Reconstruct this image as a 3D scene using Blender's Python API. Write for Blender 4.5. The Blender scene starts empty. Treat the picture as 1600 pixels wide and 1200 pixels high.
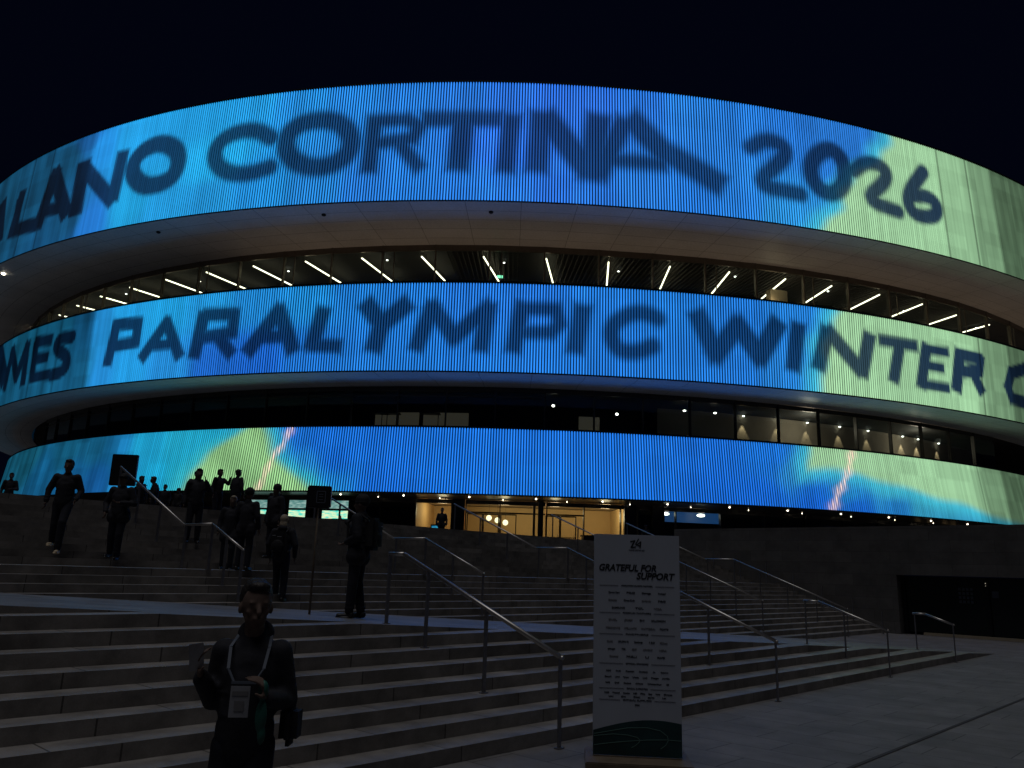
import bpy, bmesh, math, random
import numpy as np
from mathutils import Vector, Matrix
random.seed(7)
scene=bpy.context.scene
COL=scene.collection
R=math.radians
# ---------------------------------------------------------------- camera, world, light, exposure
F_PX,PITCH,ROLL,EYE=1247.3,0.2305,0.0324,1.9
cam=bpy.data.objects.new('camera',bpy.data.cameras.new('camera')); COL.objects.link(cam)
_f=Vector((0,math.cos(PITCH),math.sin(PITCH)));_u=Vector((0,-math.sin(PITCH),math.cos(PITCH)));_x=Vector((1,0,0))
_c,_s=math.cos(ROLL),math.sin(ROLL)
_r2=_c*_x+_s*_u;_u2=-_s*_x+_c*_u
cam.matrix_world=Matrix(((_r2.x,_u2.x,-_f.x,0),(_r2.y,_u2.y,-_f.y,0),(_r2.z,_u2.z,-_f.z,EYE),(0,0,0,1)))
cam.data.sensor_width=36; cam.data.lens=36*F_PX/1600
cam.data.clip_start=.05; cam.data.clip_end=2000
scene.camera=cam
scene.render.resolution_x=1024;scene.render.resolution_y=768
scene.view_settings.view_transform='Standard';scene.view_settings.look='None'
scene.view_settings.exposure=0;scene.view_settings.gamma=1
W=bpy.data.worlds.new('World');scene.world=W;W.use_nodes=True
bg=W.node_tree.nodes['Background'];bg.inputs[0].default_value=(.10,.16,.62,1);bg.inputs[1].default_value=.0065
sun=bpy.data.objects.new('sun',bpy.data.lights.new('sun','SUN'));COL.objects.link(sun)
sun.data.energy=.47;sun.data.angle=R(35);sun.data.color=(1,.97,.97)
sun.rotation_euler=(R(12),0,R(-22))
scene.cycles.max_bounces=6;scene.cycles.diffuse_bounces=3;scene.cycles.glossy_bounces=3;scene.cycles.transparent_max_bounces=16;scene.cycles.transmission_bounces=4
scene.cycles.sample_clamp_indirect=4
# ---------------------------------------------------------------- helpers
def tag(o,label=None,cat=None,group=None,kind=None):
    if label:o['label']=label
    if cat:o['category']=cat
    if group:o['group']=group
    if kind:o['kind']=kind
    return o
def empty(name,loc=(0,0,0),rz=0):
    o=bpy.data.objects.new(name,None);o.empty_display_size=.3;COL.objects.link(o);o.location=loc;o.rotation_euler=(0,0,rz);return o
def mesh_obj(name,me,mat=None,parent=None,smooth=False):
    o=bpy.data.objects.new(name,me);COL.objects.link(o)
    if mat:me.materials.append(mat)
    if parent:o.parent=parent
    if smooth:me.polygons.foreach_set('use_smooth',[True]*len(me.polygons))
    return o
def bobj(name,bm,mat=None,parent=None,smooth=False):
    me=bpy.data.meshes.new(name);bm.to_mesh(me);bm.free();return mesh_obj(name,me,mat,parent,smooth)
def box(bm,c,s,rot=None,bev=0):
    vs=bmesh.ops.create_cube(bm,size=1)['verts']
    M=Matrix.Translation(Vector(c))@(rot.to_4x4() if rot is not None else Matrix.Identity(4))@Matrix.Diagonal((s[0],s[1],s[2],1))
    bmesh.ops.transform(bm,matrix=M,verts=vs)
    if bev:
        es=list({e for v in vs for e in v.link_edges});bmesh.ops.bevel(bm,geom=es,offset=bev,segments=2,affect='EDGES')
def tube(bm,p0,p1,r0,r1=None,seg=12):
    p0=Vector(p0);p1=Vector(p1);r1=r0 if r1 is None else r1;d=p1-p0;L=d.length
    if L<1e-6:return
    q=d.to_track_quat('Z','Y').to_matrix().to_4x4()
    bmesh.ops.create_cone(bm,cap_ends=True,segments=seg,radius1=r0,radius2=r1,depth=L,matrix=Matrix.Translation((p0+p1)/2)@q)
def ball(bm,c,r,seg=12,rot=None):
    if not hasattr(r,'__len__'):r=(r,r,r)
    M=Matrix.Translation(Vector(c))@(rot.to_4x4() if rot is not None else Matrix.Identity(4))@Matrix.Diagonal((r[0],r[1],r[2],1))
    bmesh.ops.create_uvsphere(bm,u_segments=seg,v_segments=max(6,seg*2//3),radius=1,matrix=M)
def cap(bm,p0,p1,r0,r1=None,seg=12):
    r1=r0 if r1 is None else r1
    tube(bm,p0,p1,r0,r1,seg);ball(bm,p0,r0,seg);ball(bm,p1,r1,seg)
def lin(c):
    c=np.asarray(c,float)/255.;return np.where(c<=.04045,c/12.92,((c+.055)/1.055)**2.4)
# ---------------------------------------------------------------- materials
def newmat(name):
    m=bpy.data.materials.new(name);m.use_nodes=True;nt=m.node_tree;return m,nt,nt.nodes['Principled BSDF']
def pmat(name,col,rough=.6,metal=0,var=.0,scale=8,bump=0,spec=None):
    m,nt,p=newmat(name);p.inputs['Roughness'].default_value=rough;p.inputs['Metallic'].default_value=metal
    p.inputs['Base Color'].default_value=(*col,1)
    if var or bump:
        tc=nt.nodes.new('ShaderNodeTexCoord');n=nt.nodes.new('ShaderNodeTexNoise');n.inputs['Scale'].default_value=scale;n.inputs['Detail'].default_value=6
        nt.links.new(tc.outputs['Object'],n.inputs['Vector'])
        if var:
            r=nt.nodes.new('ShaderNodeMapRange');r.inputs[1].default_value=.3;r.inputs[2].default_value=.7;r.inputs[3].default_value=1-var;r.inputs[4].default_value=1+var
            nt.links.new(n.outputs[0],r.inputs[0]);mx=nt.nodes.new('ShaderNodeVectorMath');mx.operation='SCALE';mx.inputs[0].default_value=col
            nt.links.new(r.outputs[0],mx.inputs['Scale']);nt.links.new(mx.outputs[0],p.inputs['Base Color'])
        if bump:
            b=nt.nodes.new('ShaderNodeBump');b.inputs['Strength'].default_value=bump;b.inputs['Distance'].default_value=.02
            nt.links.new(n.outputs[0],b.inputs['Height']);nt.links.new(b.outputs[0],p.inputs['Normal'])
    return m
def emat(name,col,st,base=(.02,.02,.02),nosample=False):
    m,nt,p=newmat(name);p.inputs['Base Color'].default_value=(*base,1);p.inputs['Emission Color'].default_value=(*col,1);p.inputs['Emission Strength'].default_value=st
    if nosample:m.cycles.emission_sampling='NONE'
    return m
def stone_mat(name,col,bw,bh,mort=.01,uvname='UVMap',dark=.35,stain=.35,rough=.7,offset=.5,scale=1.,vary=.72):
    """slabs with joints laid out in metres on the UV map, plus blotchy stains"""
    m,nt,p=newmat(name);L=nt.links.new
    uv=nt.nodes.new('ShaderNodeUVMap');uv.uv_map=uvname
    br=nt.nodes.new('ShaderNodeTexBrick');br.inputs['Scale'].default_value=1;br.inputs['Mortar Size'].default_value=mort;br.inputs['Mortar Smooth'].default_value=.3
    br.inputs['Brick Width'].default_value=bw;br.inputs['Row Height'].default_value=bh;br.offset=offset
    br.inputs['Color1'].default_value=(1,1,1,1);br.inputs['Color2'].default_value=(vary,vary,vary,1);br.inputs['Mortar'].default_value=(dark,dark,dark,1)
    L(uv.outputs[0],br.inputs['Vector'])
    n=nt.nodes.new('ShaderNodeTexNoise');n.inputs['Scale'].default_value=1.3*scale;n.inputs['Detail'].default_value=8;n.inputs['Roughness'].default_value=.65;L(uv.outputs[0],n.inputs['Vector'])
    r=nt.nodes.new('ShaderNodeMapRange');r.inputs[1].default_value=.32;r.inputs[2].default_value=.62;r.inputs[3].default_value=1-stain;r.inputs[4].default_value=1.12;L(n.outputs[0],r.inputs[0])
    n2=nt.nodes.new('ShaderNodeTexNoise');n2.inputs['Scale'].default_value=45*scale;n2.inputs['Detail'].default_value=3;L(uv.outputs[0],n2.inputs['Vector'])
    r2=nt.nodes.new('ShaderNodeMapRange');r2.inputs[3].default_value=.8;r2.inputs[4].default_value=1.2;L(n2.outputs[0],r2.inputs[0])
    mu=nt.nodes.new('ShaderNodeMath');mu.operation='MULTIPLY';L(r.outputs[0],mu.inputs[0]);L(r2.outputs[0],mu.inputs[1])
    v=nt.nodes.new('ShaderNodeVectorMath');v.operation='SCALE';v.inputs[0].default_value=col;L(mu.outputs[0],v.inputs['Scale'])
    v2=nt.nodes.new('ShaderNodeVectorMath');v2.operation='MULTIPLY';L(v.outputs[0],v2.inputs[0]);L(br.outputs['Color'],v2.inputs[1])
    L(v2.outputs[0],p.inputs['Base Color']);p.inputs['Roughness'].default_value=rough
    b=nt.nodes.new('ShaderNodeBump');b.inputs['Strength'].default_value=.5;b.inputs['Distance'].default_value=.006;L(mu.outputs[0],b.inputs['Height']);L(b.outputs[0],p.inputs['Normal'])
    return m
def glass_mat(name,tint=(.8,.9,.95),refl=.12):
    m=bpy.data.materials.new(name);m.use_nodes=True;nt=m.node_tree;nt.nodes.clear();L=nt.links.new
    o=nt.nodes.new('ShaderNodeOutputMaterial');t=nt.nodes.new('ShaderNodeBsdfTransparent');t.inputs[0].default_value=(*tint,1)
    g=nt.nodes.new('ShaderNodeBsdfGlossy');g.inputs['Roughness'].default_value=.02
    fr=nt.nodes.new('ShaderNodeFresnel');fr.inputs[0].default_value=1.45
    ge=nt.nodes.new('ShaderNodeNewGeometry');iv=nt.nodes.new('ShaderNodeMath');iv.operation='SUBTRACT';iv.inputs[0].default_value=1;L(ge.outputs['Backfacing'],iv.inputs[1]);fm_=nt.nodes.new('ShaderNodeMath');fm_.operation='MULTIPLY';L(fr.outputs[0],fm_.inputs[0]);L(iv.outputs[0],fm_.inputs[1])
    mx=nt.nodes.new('ShaderNodeMixShader');L(fm_.outputs[0],mx.inputs[0]);L(t.outputs[0],mx.inputs[1]);L(g.outputs[0],mx.inputs[2]);L(mx.outputs[0],o.inputs[0]);return m
M={}
M['steel']=pmat('brushed_steel',(.50,.48,.46),.42,1,.12,30)
M['steel_post']=pmat('steel_post',(.28,.28,.3),.42,.9,.15,20)
M['dark_metal']=pmat('dark_metal',(.02,.022,.026),.45,.6,.1,3)
M['frame']=pmat('bronze_frame',(.05,.045,.04),.4,.7,.1,3)
M['mullion']=pmat('mullion',(.16,.13,.10),.45,.4,.1,3)
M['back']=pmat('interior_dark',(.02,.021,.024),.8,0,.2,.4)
M['ceil']=pmat('interior_ceiling',(.035,.032,.03),.8,0,.2,.6)
M['warmwall']=pmat('lobby_plaster',(.68,.46,.22),.7,0,.06,.5)
M['lobfloor']=pmat('lobby_floor',(.3,.25,.18),.35,0,.1,1)
M['midwall']=pmat('lounge_wall',(.30,.25,.19),.8,0,.15,.6)
M['glass']=glass_mat('window_glass')
M['bar']=emat('lamp_tube',(1,.80,.48),4.5,nosample=True)
M['spot']=emat('downlight_lens',(1,.88,.66),7,nosample=True)
M['globe']=emat('globe_glass',(1,.74,.36),2.6,nosample=True)
M['paver']=stone_mat('plaza_paving',(.175,.17,.175),1.25,.62,.009,dark=.3,stain=.3,offset=.38,vary=.84)
M['ramp']=stone_mat('ramp_paving',(.23,.225,.23),1.4,.7,.008,dark=.4,stain=.4,rough=.48)
M['step']=stone_mat('step_stone',(.27,.255,.24),1.6,50,.010,dark=.3,stain=.5,offset=0,rough=.5,vary=.62,scale=1.5)
M['wall']=stone_mat('wall_cladding',(.12,.115,.11),1.5,.45,.008,dark=.5,stain=.3)
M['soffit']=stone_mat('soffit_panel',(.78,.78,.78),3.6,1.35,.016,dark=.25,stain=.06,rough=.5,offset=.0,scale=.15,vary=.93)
M['cloth']=pmat('dark_cloth',(.010,.011,.018),.85,0,.3,12,.3)
M['cloth2']=pmat('black_cloth',(.006,.006,.009),.8,0,.3,12,.3)
M['trouser']=pmat('navy_trouser_cloth',(.010,.012,.022),.9,0,.3,14,.3)
M['skin']=pmat('skin',(.12,.080,.065),.85,0,.12,25)
M['hair']=pmat('dark_hair',(.012,.010,.009),.6,0,.3,60,.4)
M['palehair']=pmat('fair_hair',(.36,.30,.22),.6,0,.3,60,.4)
M['white']=pmat('white_card',(.26,.27,.30),.5,0,.08,20)
M['shoe']=pmat('black_shoe',(.015,.015,.016),.45)
M['paleshoe']=pmat('pale_shoe_suede',(.62,.50,.33),.6,0,.15,20)
M['strap']=pmat('lanyard',(.10,.12,.16),.7)
M['green']=pmat('green_cloth',(.008,.09,.07),.6,0,.2,15)
M['teal']=pmat('dark_teal_print',(.005,.035,.04),.4,0,.5,2.5)
M['ink']=pmat('black_ink',(.012,.014,.018),.4)
M['tan']=pmat('tan_board',(.13,.10,.07),.6,0,.2,10)
# ---------------------------------------------------------------- frames of reference
D=Vector((0.68664279,0.72699497,0));N=Vector((-0.72699497,0.68664279,0))
SA=math.atan2(D.y,D.x)
def SD(s,d,z=0):
    v=D*s+N*d;return Vector((v.x,v.y,z))
RISE,GOING,D0=.145,.38,6.33
LZ,LD,LW=1.74,15.9,1.3
TZ,TD=3.28,LD+LW+.38*10
WS=34.3
def ramp_z(s):return max(0.,min(LZ,1.305-.0557*(s-4.2)))
def surf(s,d):
    if s>WS:return TZ
    if d<D0:return 0
    if d<D0+12*GOING:return min(ramp_z(s),RISE*(int((d-D0)/GOING)+1))
    if d<LD:return max(ramp_z(s),LZ-RISE*(int((LD-d)/GOING)+1))
    if d<LD+LW:return LZ
    return min(TZ,LZ+.14*(int((d-LD-LW)/.38)+1))
def at(x,y):
    v=Vector((x,y,0));return surf(v.dot(D),v.dot(N))
# ---------------------------------------------------------------- ground, steps, ramp, terrace
S0=-26.
def zlin(kind,lev,s):
    r=ramp_z(s)
    return {'g':0.,'lo':min(r,lev),'ra':r,'up':max(r,lev),'fl':lev}[kind]
def bks(kind,lev):
    b=[S0,-3.61,27.63,WS]
    if kind in('lo','up') and lev<LZ:b.append(4.2+(1.305-lev)/.0557)
    return b
ints=[(D0-.0,'g',0.,D0)]
L=[]
for i in range(1,13):L.append((D0+GOING*(i-1),D0+GOING*i,'lo',RISE*i))
L.append((D0+GOING*12,LD-GOING*11,'ra',0.))
for j in range(11,0,-1):L.append((LD-GOING*j,LD-GOING*(j-1),'up',LZ-RISE*j))
L.append((LD,LD+LW,'fl',LZ))
for j in range(1,11):L.append((LD+LW+.38*(j-1),LD+LW+.38*j,'fl',LZ+.14*j))
st=bmesh.new();rp=bmesh.new();uvs=st.loops.layers.uv.new('UVMap');uvr=rp.loops.layers.uv.new('UVMap')
def quad(bm,uvl,pts,uv):
    vs=[bm.verts.new(p) for p in pts]
    try:f=bm.faces.new(vs)
    except ValueError:return
    for l,u in zip(f.loops,uv):l[uvl].uv=u
rnd=random.Random(3)
for (a,b,k,lev) in L:
    br=sorted(set(bks(k,lev)));br=[x for x in br if S0<=x<=WS]
    off=rnd.uniform(0,2)
    for s0,s1 in zip(br,br[1:]):
        if s1-s0<.01:continue
        z0,z1=zlin(k,lev,s0),zlin(k,lev,s1)
        if z0<1e-3 and z1<1e-3:continue
        isr=k=='ra' or ((k!='fl') and abs((z0+z1)/2-lev)>1e-3)
        bm,uvl=(rp,uvr) if isr else (st,uvs)
        y0=0 if isr else off*3
        quad(bm,uvl,[SD(s0,a,z0),SD(s1,a,z1),SD(s1,b,z1),SD(s0,b,z0)],[(s0+off*(not isr),a+y0),(s1+off*(not isr),a+y0),(s1+off*(not isr),b+y0),(s0+off*(not isr),b+y0)])
prev=('g',0.)
for (a,b,k,lev) in L+[(TD,0,'fl',TZ)]:
    br=sorted(set(bks(k,lev)+bks(*prev)));off=rnd.uniform(0,2)
    for s0,s1 in zip(br,br[1:]):
        if s1-s0<.01:continue
        p0,p1=zlin(prev[0],prev[1],s0),zlin(prev[0],prev[1],s1);q0,q1=zlin(k,lev,s0),zlin(k,lev,s1)
        if abs(q0-p0)<1e-4 and abs(q1-p1)<1e-4:continue
        pts=[SD(s0,a,p0)];uv=[(s0+off,p0+a*3)]
        if True:
            pts.append(SD(s1,a,p1));uv.append((s1+off,p1+a*3))
        if abs(q1-p1)>1e-4:pts.append(SD(s1,a,q1));uv.append((s1+off,q1+a*3))
        if abs(q0-p0)>1e-4:pts.append(SD(s0,a,q0));uv.append((s0+off,q0+a*3))
        if len(pts)>2:quad(st,uvs,pts,uv)
    prev=(k,lev)
tag(bobj('steps',st,M['step']),kind='structure')
tag(bobj('ramp',rp,M['ramp']),kind='structure')
def sheet(name,pts,mat,rot=SA+math.pi/2):
    bm=bmesh.new();uvl=bm.loops.layers.uv.new('UVMap');c,s=math.cos(-rot),math.sin(-rot)
    quad(bm,uvl,pts,[(p[0]*c-p[1]*s,p[0]*s+p[1]*c) for p in pts]);return tag(bobj(name,bm,mat),kind='structure')
sheet('plaza',[(-600,-600,-.004),(600,-600,-.004),(600,600,-.004),(-600,600,-.004)],M['paver'])
# drainage channel line in the plaza
bm=bmesh.new();box(bm,SD(5,3.55,.002),(70,.05,.004),Matrix.Rotation(SA,3,'Z'));tag(bobj('drain_channel',bm,pmat('channel_grime',(.05,.05,.05),.9)),kind='structure')
tp=[SD(S0-60,TD,TZ),SD(WS+.4,TD,TZ),SD(WS+.4,-4,TZ),SD(WS+90,-4,TZ),SD(WS+90,200,TZ),SD(S0-60,200,TZ)]
sheet('terrace',tp,M['ramp'])
bm=bmesh.new();uvl=bm.loops.layers.uv.new('UVMap')
quad(bm,uvl,[SD(S0-60,TD,0),SD(S0,TD,0),SD(S0,TD,TZ-.004),SD(S0-60,TD,TZ-.004)],[(0,0),(60,0),(60,3),(0,3)]);tag(bobj('terrace_edge',bm,M['step']),kind='structure')
# retaining wall with the dark service doorway
rw=empty('retaining_wall',SD(WS,12));tag(rw,'dark stone retaining wall rising on the right side of the steps','wall')
def wall_quads(bm,uvl,d0,d1,z0,z1,s=WS):
    quad(bm,uvl,[SD(s,d1,z0),SD(s,d0,z0),SD(s,d0,z1),SD(s,d1,z1)],[(-d1,z0),(-d0,z0),(-d0,z1),(-d1,z1)])
WT=4.16;DA,DB,DH=6.55,11.05,2.25
bm=bmesh.new();uvl=bm.loops.layers.uv.new('UVMap')
wall_quads(bm,uvl,DB,TD+.2,0,WT);wall_quads(bm,uvl,DA,DB,DH,WT);wall_quads(bm,uvl,-4,DA,0,WT)
quad(bm,uvl,[SD(WS,-4,WT),SD(WS+.35,-4,WT),SD(WS+.35,TD+.2,WT),SD(WS,TD+.2,WT)],[(0,0),(.3,0),(.3,25),(0,25)])
quad(bm,uvl,[SD(WS,TD+.2,0),SD(WS+.35,TD+.2,0),SD(WS+.35,TD+.2,WT),SD(WS,TD+.2,WT)],[(0,0),(.35,0),(.35,4),(0,4)])
quad(bm,uvl,[SD(WS+.35,-4,TZ),SD(WS+.35,TD+.2,TZ),SD(WS+.35,TD+.2,WT),SD(WS+.35,-4,WT)],[(0,0),(25,0),(25,1),(0,1)])
for dd in (DA,DB):quad(bm,uvl,[SD(WS,dd,0),SD(WS+.9,dd,0),SD(WS+.9,dd,DH),SD(WS,dd,DH)],[(0,0),(.9,0),(.9,2),(0,2)])
quad(bm,uvl,[SD(WS,DA,DH),SD(WS+.9,DA,DH),SD(WS+.9,DB,DH),SD(WS,DB,DH)],[(0,0),(.9,0),(.9,4),(0,4)])
bm.transform(Matrix.Translation(-SD(WS,12)));bobj('masonry',bm,M['wall'],rw)
rot=Matrix.Rotation(SA,3,'Z')
def local(bm,o):bm.transform(Matrix.Translation(-o));return bm
o0=SD(WS,12)
bm=bmesh.new();box(bm,SD(WS+.55,(DA+DB)/2,1.1),(.06,DB-DA-.3,2.0),rot);sh=bobj('service_door',local(bm,o0),pmat('door_panel',(.008,.014,.014),.22,.2),rw)
bm=bmesh.new()
for dd in (DA+.1,DB-.1,8.0):box(bm,SD(WS+.5,dd,1.1),(.14,.12,2.2),rot)
box(bm,SD(WS+.5,(DA+DB)/2,2.16),(.14,DB-DA,.14),rot);bobj('door_frame',local(bm,o0),M['dark_metal'],rw)
bm=bmesh.new();box(bm,SD(WS+.35,8.6,.05),(.1,3.4,.10),rot);bobj('threshold',local(bm,o0),pmat('threshold_stone',(.45,.38,.27),.5),rw)
bm=bmesh.new()
for i in range(4):
    for j in range(4):box(bm,SD(WS+.505,8.95-i*.135,1.78-j*.155),(.03,.085,.10),rot)
bobj('notice_grid',local(bm,o0),M['strap'],rw)
bm=bmesh.new();box(bm,SD(WS+.505,7.75,1.62),(.03,.22,.24),rot);bobj('notice_plate',local(bm,o0),M['strap'],rw)
bm=bmesh.new();ball(bm,SD(WS+.3,8.0,2.02),.018);ball(bm,SD(WS+.3,8.0,1.93),.012);bobj('indicator_lamp',local(bm,o0),emat('indicator',(1,.9,.7),.35),rw)
# ---------------------------------------------------------------- arena
"""ring geometry: one ellipse, three bands set in from one another"""
S_=.93
CX,CY,EA,EB,PH=7.8557*S_,139.0235*S_,90.7204*S_,81.0235*S_,1.09718
OFF=[0,-3.2022*S_,-6.5653*S_];SH=[(0,0),(1.1215*S_,-.0053*S_),(.7906*S_,-.194*S_)]
FLT=[-.3992*S_,.0177*S_,-.6226*S_]
ZT=[1.9+33.9965*S_,1.9+19.8365*S_,1.9+10.0637*S_];ZB=[1.9+24.6184*S_,1.9+13.386*S_,1.9+5.2607*S_]
tt=np.linspace(0,2*np.pi,7201);_ex=EA*np.cos(tt);_ey=EB*np.sin(tt)
ARC=np.concatenate([[0],np.cumsum(np.hypot(np.diff(_ex),np.diff(_ey)))]);PER=ARC[-1];U0=283.68426
def ringxy(u,k,off=0.):
    t=np.interp((np.asarray(u,float)+U0)%PER,ARC,tt);nx=np.cos(t)/EA;ny=np.sin(t)/EB;l=np.hypot(nx,ny);nx/=l;ny/=l
    x=EA*np.cos(t)+nx*(OFF[k]+off);y=EB*np.sin(t)+ny*(OFF[k]+off);c,s=math.cos(PH),math.sin(PH)
    return CX+SH[k][0]+c*x-s*y,CY+SH[k][1]+s*x+c*y
def rp3(u,k,off,z):
    x,y=ringxy(u,k,off);return Vector((float(x),float(y),z))
def band_sheet(us,rows,closed=False,color=None):
    """rows: list of (k,off,z); grid mesh along the ring. UV in metres"""
    nu=len(us);V=[];
    for (k,off,z) in rows:
        x,y=ringxy(us,k,off);V.append(np.column_stack([x,y,np.full(nu,z)]))
    P=np.concatenate(V);nr=len(rows);v=[0.]
    for a,b in zip(rows,rows[1:]):
        v.append(v[-1]+math.hypot(OFF[a[0]]+float(np.mean(a[1]))-OFF[b[0]]-float(np.mean(b[1])),a[2]-b[2]))
    faces=[];uv=[]
    for r in range(nr-1):
        for i in range(nu-1):
            faces.append((r*nu+i,r*nu+i+1,(r+1)*nu+i+1,(r+1)*nu+i));uv+=[us[i],v[r],us[i+1],v[r],us[i+1],v[r+1],us[i],v[r+1]]
    me=bpy.data.meshes.new('band');me.from_pydata(P.tolist(),[],faces)
    l=me.uv_layers.new(name='UVMap');l.data.foreach_set('uv',uv);me.update();return me
arena=empty('arena_building',(CX,CY,TZ));tag(arena,'huge rounded arena wrapped in three stacked glowing blue screen bands','building')
APOS=Vector((CX,CY,TZ))
def apart(name,me_or_bm,mat,parent=arena,smooth=False):
    if isinstance(me_or_bm,bmesh.types.BMesh):me_or_bm.transform(Matrix.Translation(-APOS));o=bobj(name,me_or_bm,mat,parent,smooth)
    else:me_or_bm.transform(Matrix.Translation(-APOS));o=mesh_obj(name,me_or_bm,mat,parent,smooth)
    return o
UF=np.linspace(-PER/2,PER/2,361)         # whole way round
UN=np.arange(-95,92,.9)                  # near side, finer
# what the screens show: letter strokes (half width, [(metres along ring, height)]) and picture colours (metres, height, sRGB)
STROKES=[[(0.49,[(-47.8,5.93),(-46.6,2.62)]),(0.43,[(-43.8,5.76),(-44.1,2.44)]),(0.43,[(-44.0,5.23),(-43.7,2.62),(-40.1,2.27)]),(0.49,[(-39.6,2.27),(-38.7,6.28),(-36.0,2.44)]),(0.37,[(-38.8,3.14),(-36.5,2.97)]),(0.55,[(-34.9,5.93),(-34.7,2.44)]),(0.43,[(-34.6,5.76),(-30.8,2.44)]),(0.43,[(-30.5,5.93),(-30.6,2.62)]),(0.49,[(-27.1,6.28),(-28.5,5.93),(-29.2,5.06),(-29.0,4.01),(-27.8,2.97),(-26.4,2.79),(-25.1,3.14),(-24.7,4.19),(-25.0,5.23),(-25.9,5.93),(-27.1,6.28)]),(0.42,[(-17.4,5.23),(-18.4,5.93),(-19.9,6.11),(-21.4,5.58),(-21.8,4.54),(-21.3,3.49),(-20.1,2.79),(-18.6,2.62),(-17.2,2.97)]),(0.47,[(-14.0,6.28),(-15.3,6.11),(-16.2,5.41),(-16.2,4.19),(-15.3,3.14),(-13.9,2.62),(-12.6,2.79),(-11.6,3.49),(-11.4,4.54),(-12.0,5.58),(-12.9,6.11),(-14.0,6.28)]),(0.39,[(-10.0,5.93),(-10.1,2.44)]),(0.35,[(-10.1,5.93),(-7.8,5.93),(-6.9,5.41),(-7.3,4.54),(-10.0,4.19)]),(0.35,[(-8.2,4.19),(-6.8,2.44)]),(0.42,[(-6.4,5.93),(-1.8,5.93)]),(0.52,[(-4.0,5.76),(-4.2,2.62)]),(0.44,[(-0.8,5.93),(-1.1,2.44)]),(0.52,[(1.1,6.11),(0.9,2.62)]),(0.58,[(1.6,5.93),(4.1,2.62)]),(0.58,[(4.9,6.11),(4.4,2.27)]),(0.48,[(6.6,6.11),(5.0,2.27)]),(0.58,[(7.3,6.28),(9.2,4.36),(12.9,2.44)]),(0.39,[(5.7,3.31),(9.2,3.31)]),(0.42,[(15.5,5.41),(16.7,6.28),(18.2,5.93),(18.0,4.88),(15.5,2.62),(19.0,2.44)]),(0.47,[(21.6,6.45),(20.4,5.58),(19.9,4.36),(20.4,3.14),(21.5,2.79),(22.6,3.66),(22.9,5.06),(22.5,6.11),(21.6,6.45)]),(0.42,[(23.6,5.06),(24.9,6.11),(26.5,5.93),(26.5,4.88),(24.3,2.97),(27.2,2.62)]),(0.42,[(30.2,6.45),(28.4,4.36),(28.3,3.14),(29.1,2.62),(30.9,2.97),(31.3,4.01),(30.4,4.54),(28.7,4.19)])],[(0.58,[(-56.4,5.88),(-52.7,2.64)]),(0.33,[(-51.8,1.68),(-51.3,4.8),(-49.0,2.16),(-47.6,4.68),(-47.2,1.56)]),(0.3,[(-45.7,4.44),(-45.4,1.68)]),(0.3,[(-45.7,4.68),(-43.0,4.56)]),(0.27,[(-45.6,3.24),(-43.2,3.12)]),(0.27,[(-45.4,1.68),(-42.5,1.56)]),(0.32,[(-39.5,4.32),(-41.6,4.44),(-41.9,3.6),(-39.7,2.76),(-39.6,1.68),(-41.8,1.44)]),(0.32,[(-33.7,4.56),(-34.1,1.8)]),(0.29,[(-33.6,4.56),(-31.2,4.44),(-31.2,3.0),(-33.7,2.88)]),(0.29,[(-30.2,1.8),(-28.2,4.2),(-26.6,1.68)]),(0.24,[(-29.2,2.52),(-27.0,2.52)]),(0.34,[(-24.7,4.32),(-25.1,1.68)]),(0.29,[(-24.5,4.44),(-22.0,4.32),(-22.0,3.0),(-24.7,2.76)]),(0.29,[(-23.1,2.64),(-22.0,1.56)]),(0.34,[(-20.4,1.68),(-18.3,4.32),(-17.0,1.68)]),(0.29,[(-19.7,2.52),(-17.5,2.52)]),(0.34,[(-14.9,4.08),(-15.5,1.8)]),(0.29,[(-15.5,1.8),(-13.6,1.68)]),(0.38,[(-11.6,4.44),(-10.5,3.12)]),(0.38,[(-8.9,4.44),(-10.5,3.12),(-10.9,1.68)]),(0.34,[(-7.9,1.68),(-7.0,4.32),(-5.4,2.28),(-3.1,4.32),(-3.5,1.68)]),(0.34,[(-0.8,4.44),(-1.3,1.68)]),(0.29,[(-0.8,4.32),(1.5,4.32),(1.8,3.36),(1.2,2.76),(-1.0,2.64)]),(0.38,[(3.3,4.32),(2.9,1.8)]),(0.34,[(8.6,4.08),(7.7,4.44),(6.6,4.32),(5.4,3.48),(5.3,2.52),(5.9,1.68),(7.1,1.68),(8.2,2.16)]),(0.43,[(11.5,4.44),(12.7,1.92),(14.4,4.08),(16.0,2.04),(17.4,4.32)]),(0.38,[(19.1,4.32),(18.6,1.68)]),(0.38,[(21.5,4.32),(20.7,1.92)]),(0.38,[(21.7,4.32),(24.2,1.92)]),(0.38,[(25.2,4.32),(24.4,1.8)]),(0.29,[(26.4,4.32),(29.6,4.32)]),(0.34,[(28.1,4.2),(27.3,1.68)]),(0.34,[(30.8,4.32),(30.0,1.56)]),(0.24,[(30.7,4.2),(33.0,4.32)]),(0.24,[(30.4,3.0),(32.3,3.0)]),(0.24,[(30.0,1.56),(32.7,1.56)]),(0.38,[(34.5,4.32),(33.8,1.8)]),(0.32,[(34.5,4.32),(37.0,4.32),(36.7,3.36),(34.2,3.0)]),(0.32,[(35.9,3.12),(36.7,1.92)]),(0.32,[(43.1,4.44),(41.1,3.84),(40.4,2.64),(40.8,1.8),(42.6,1.68)])]]
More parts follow.
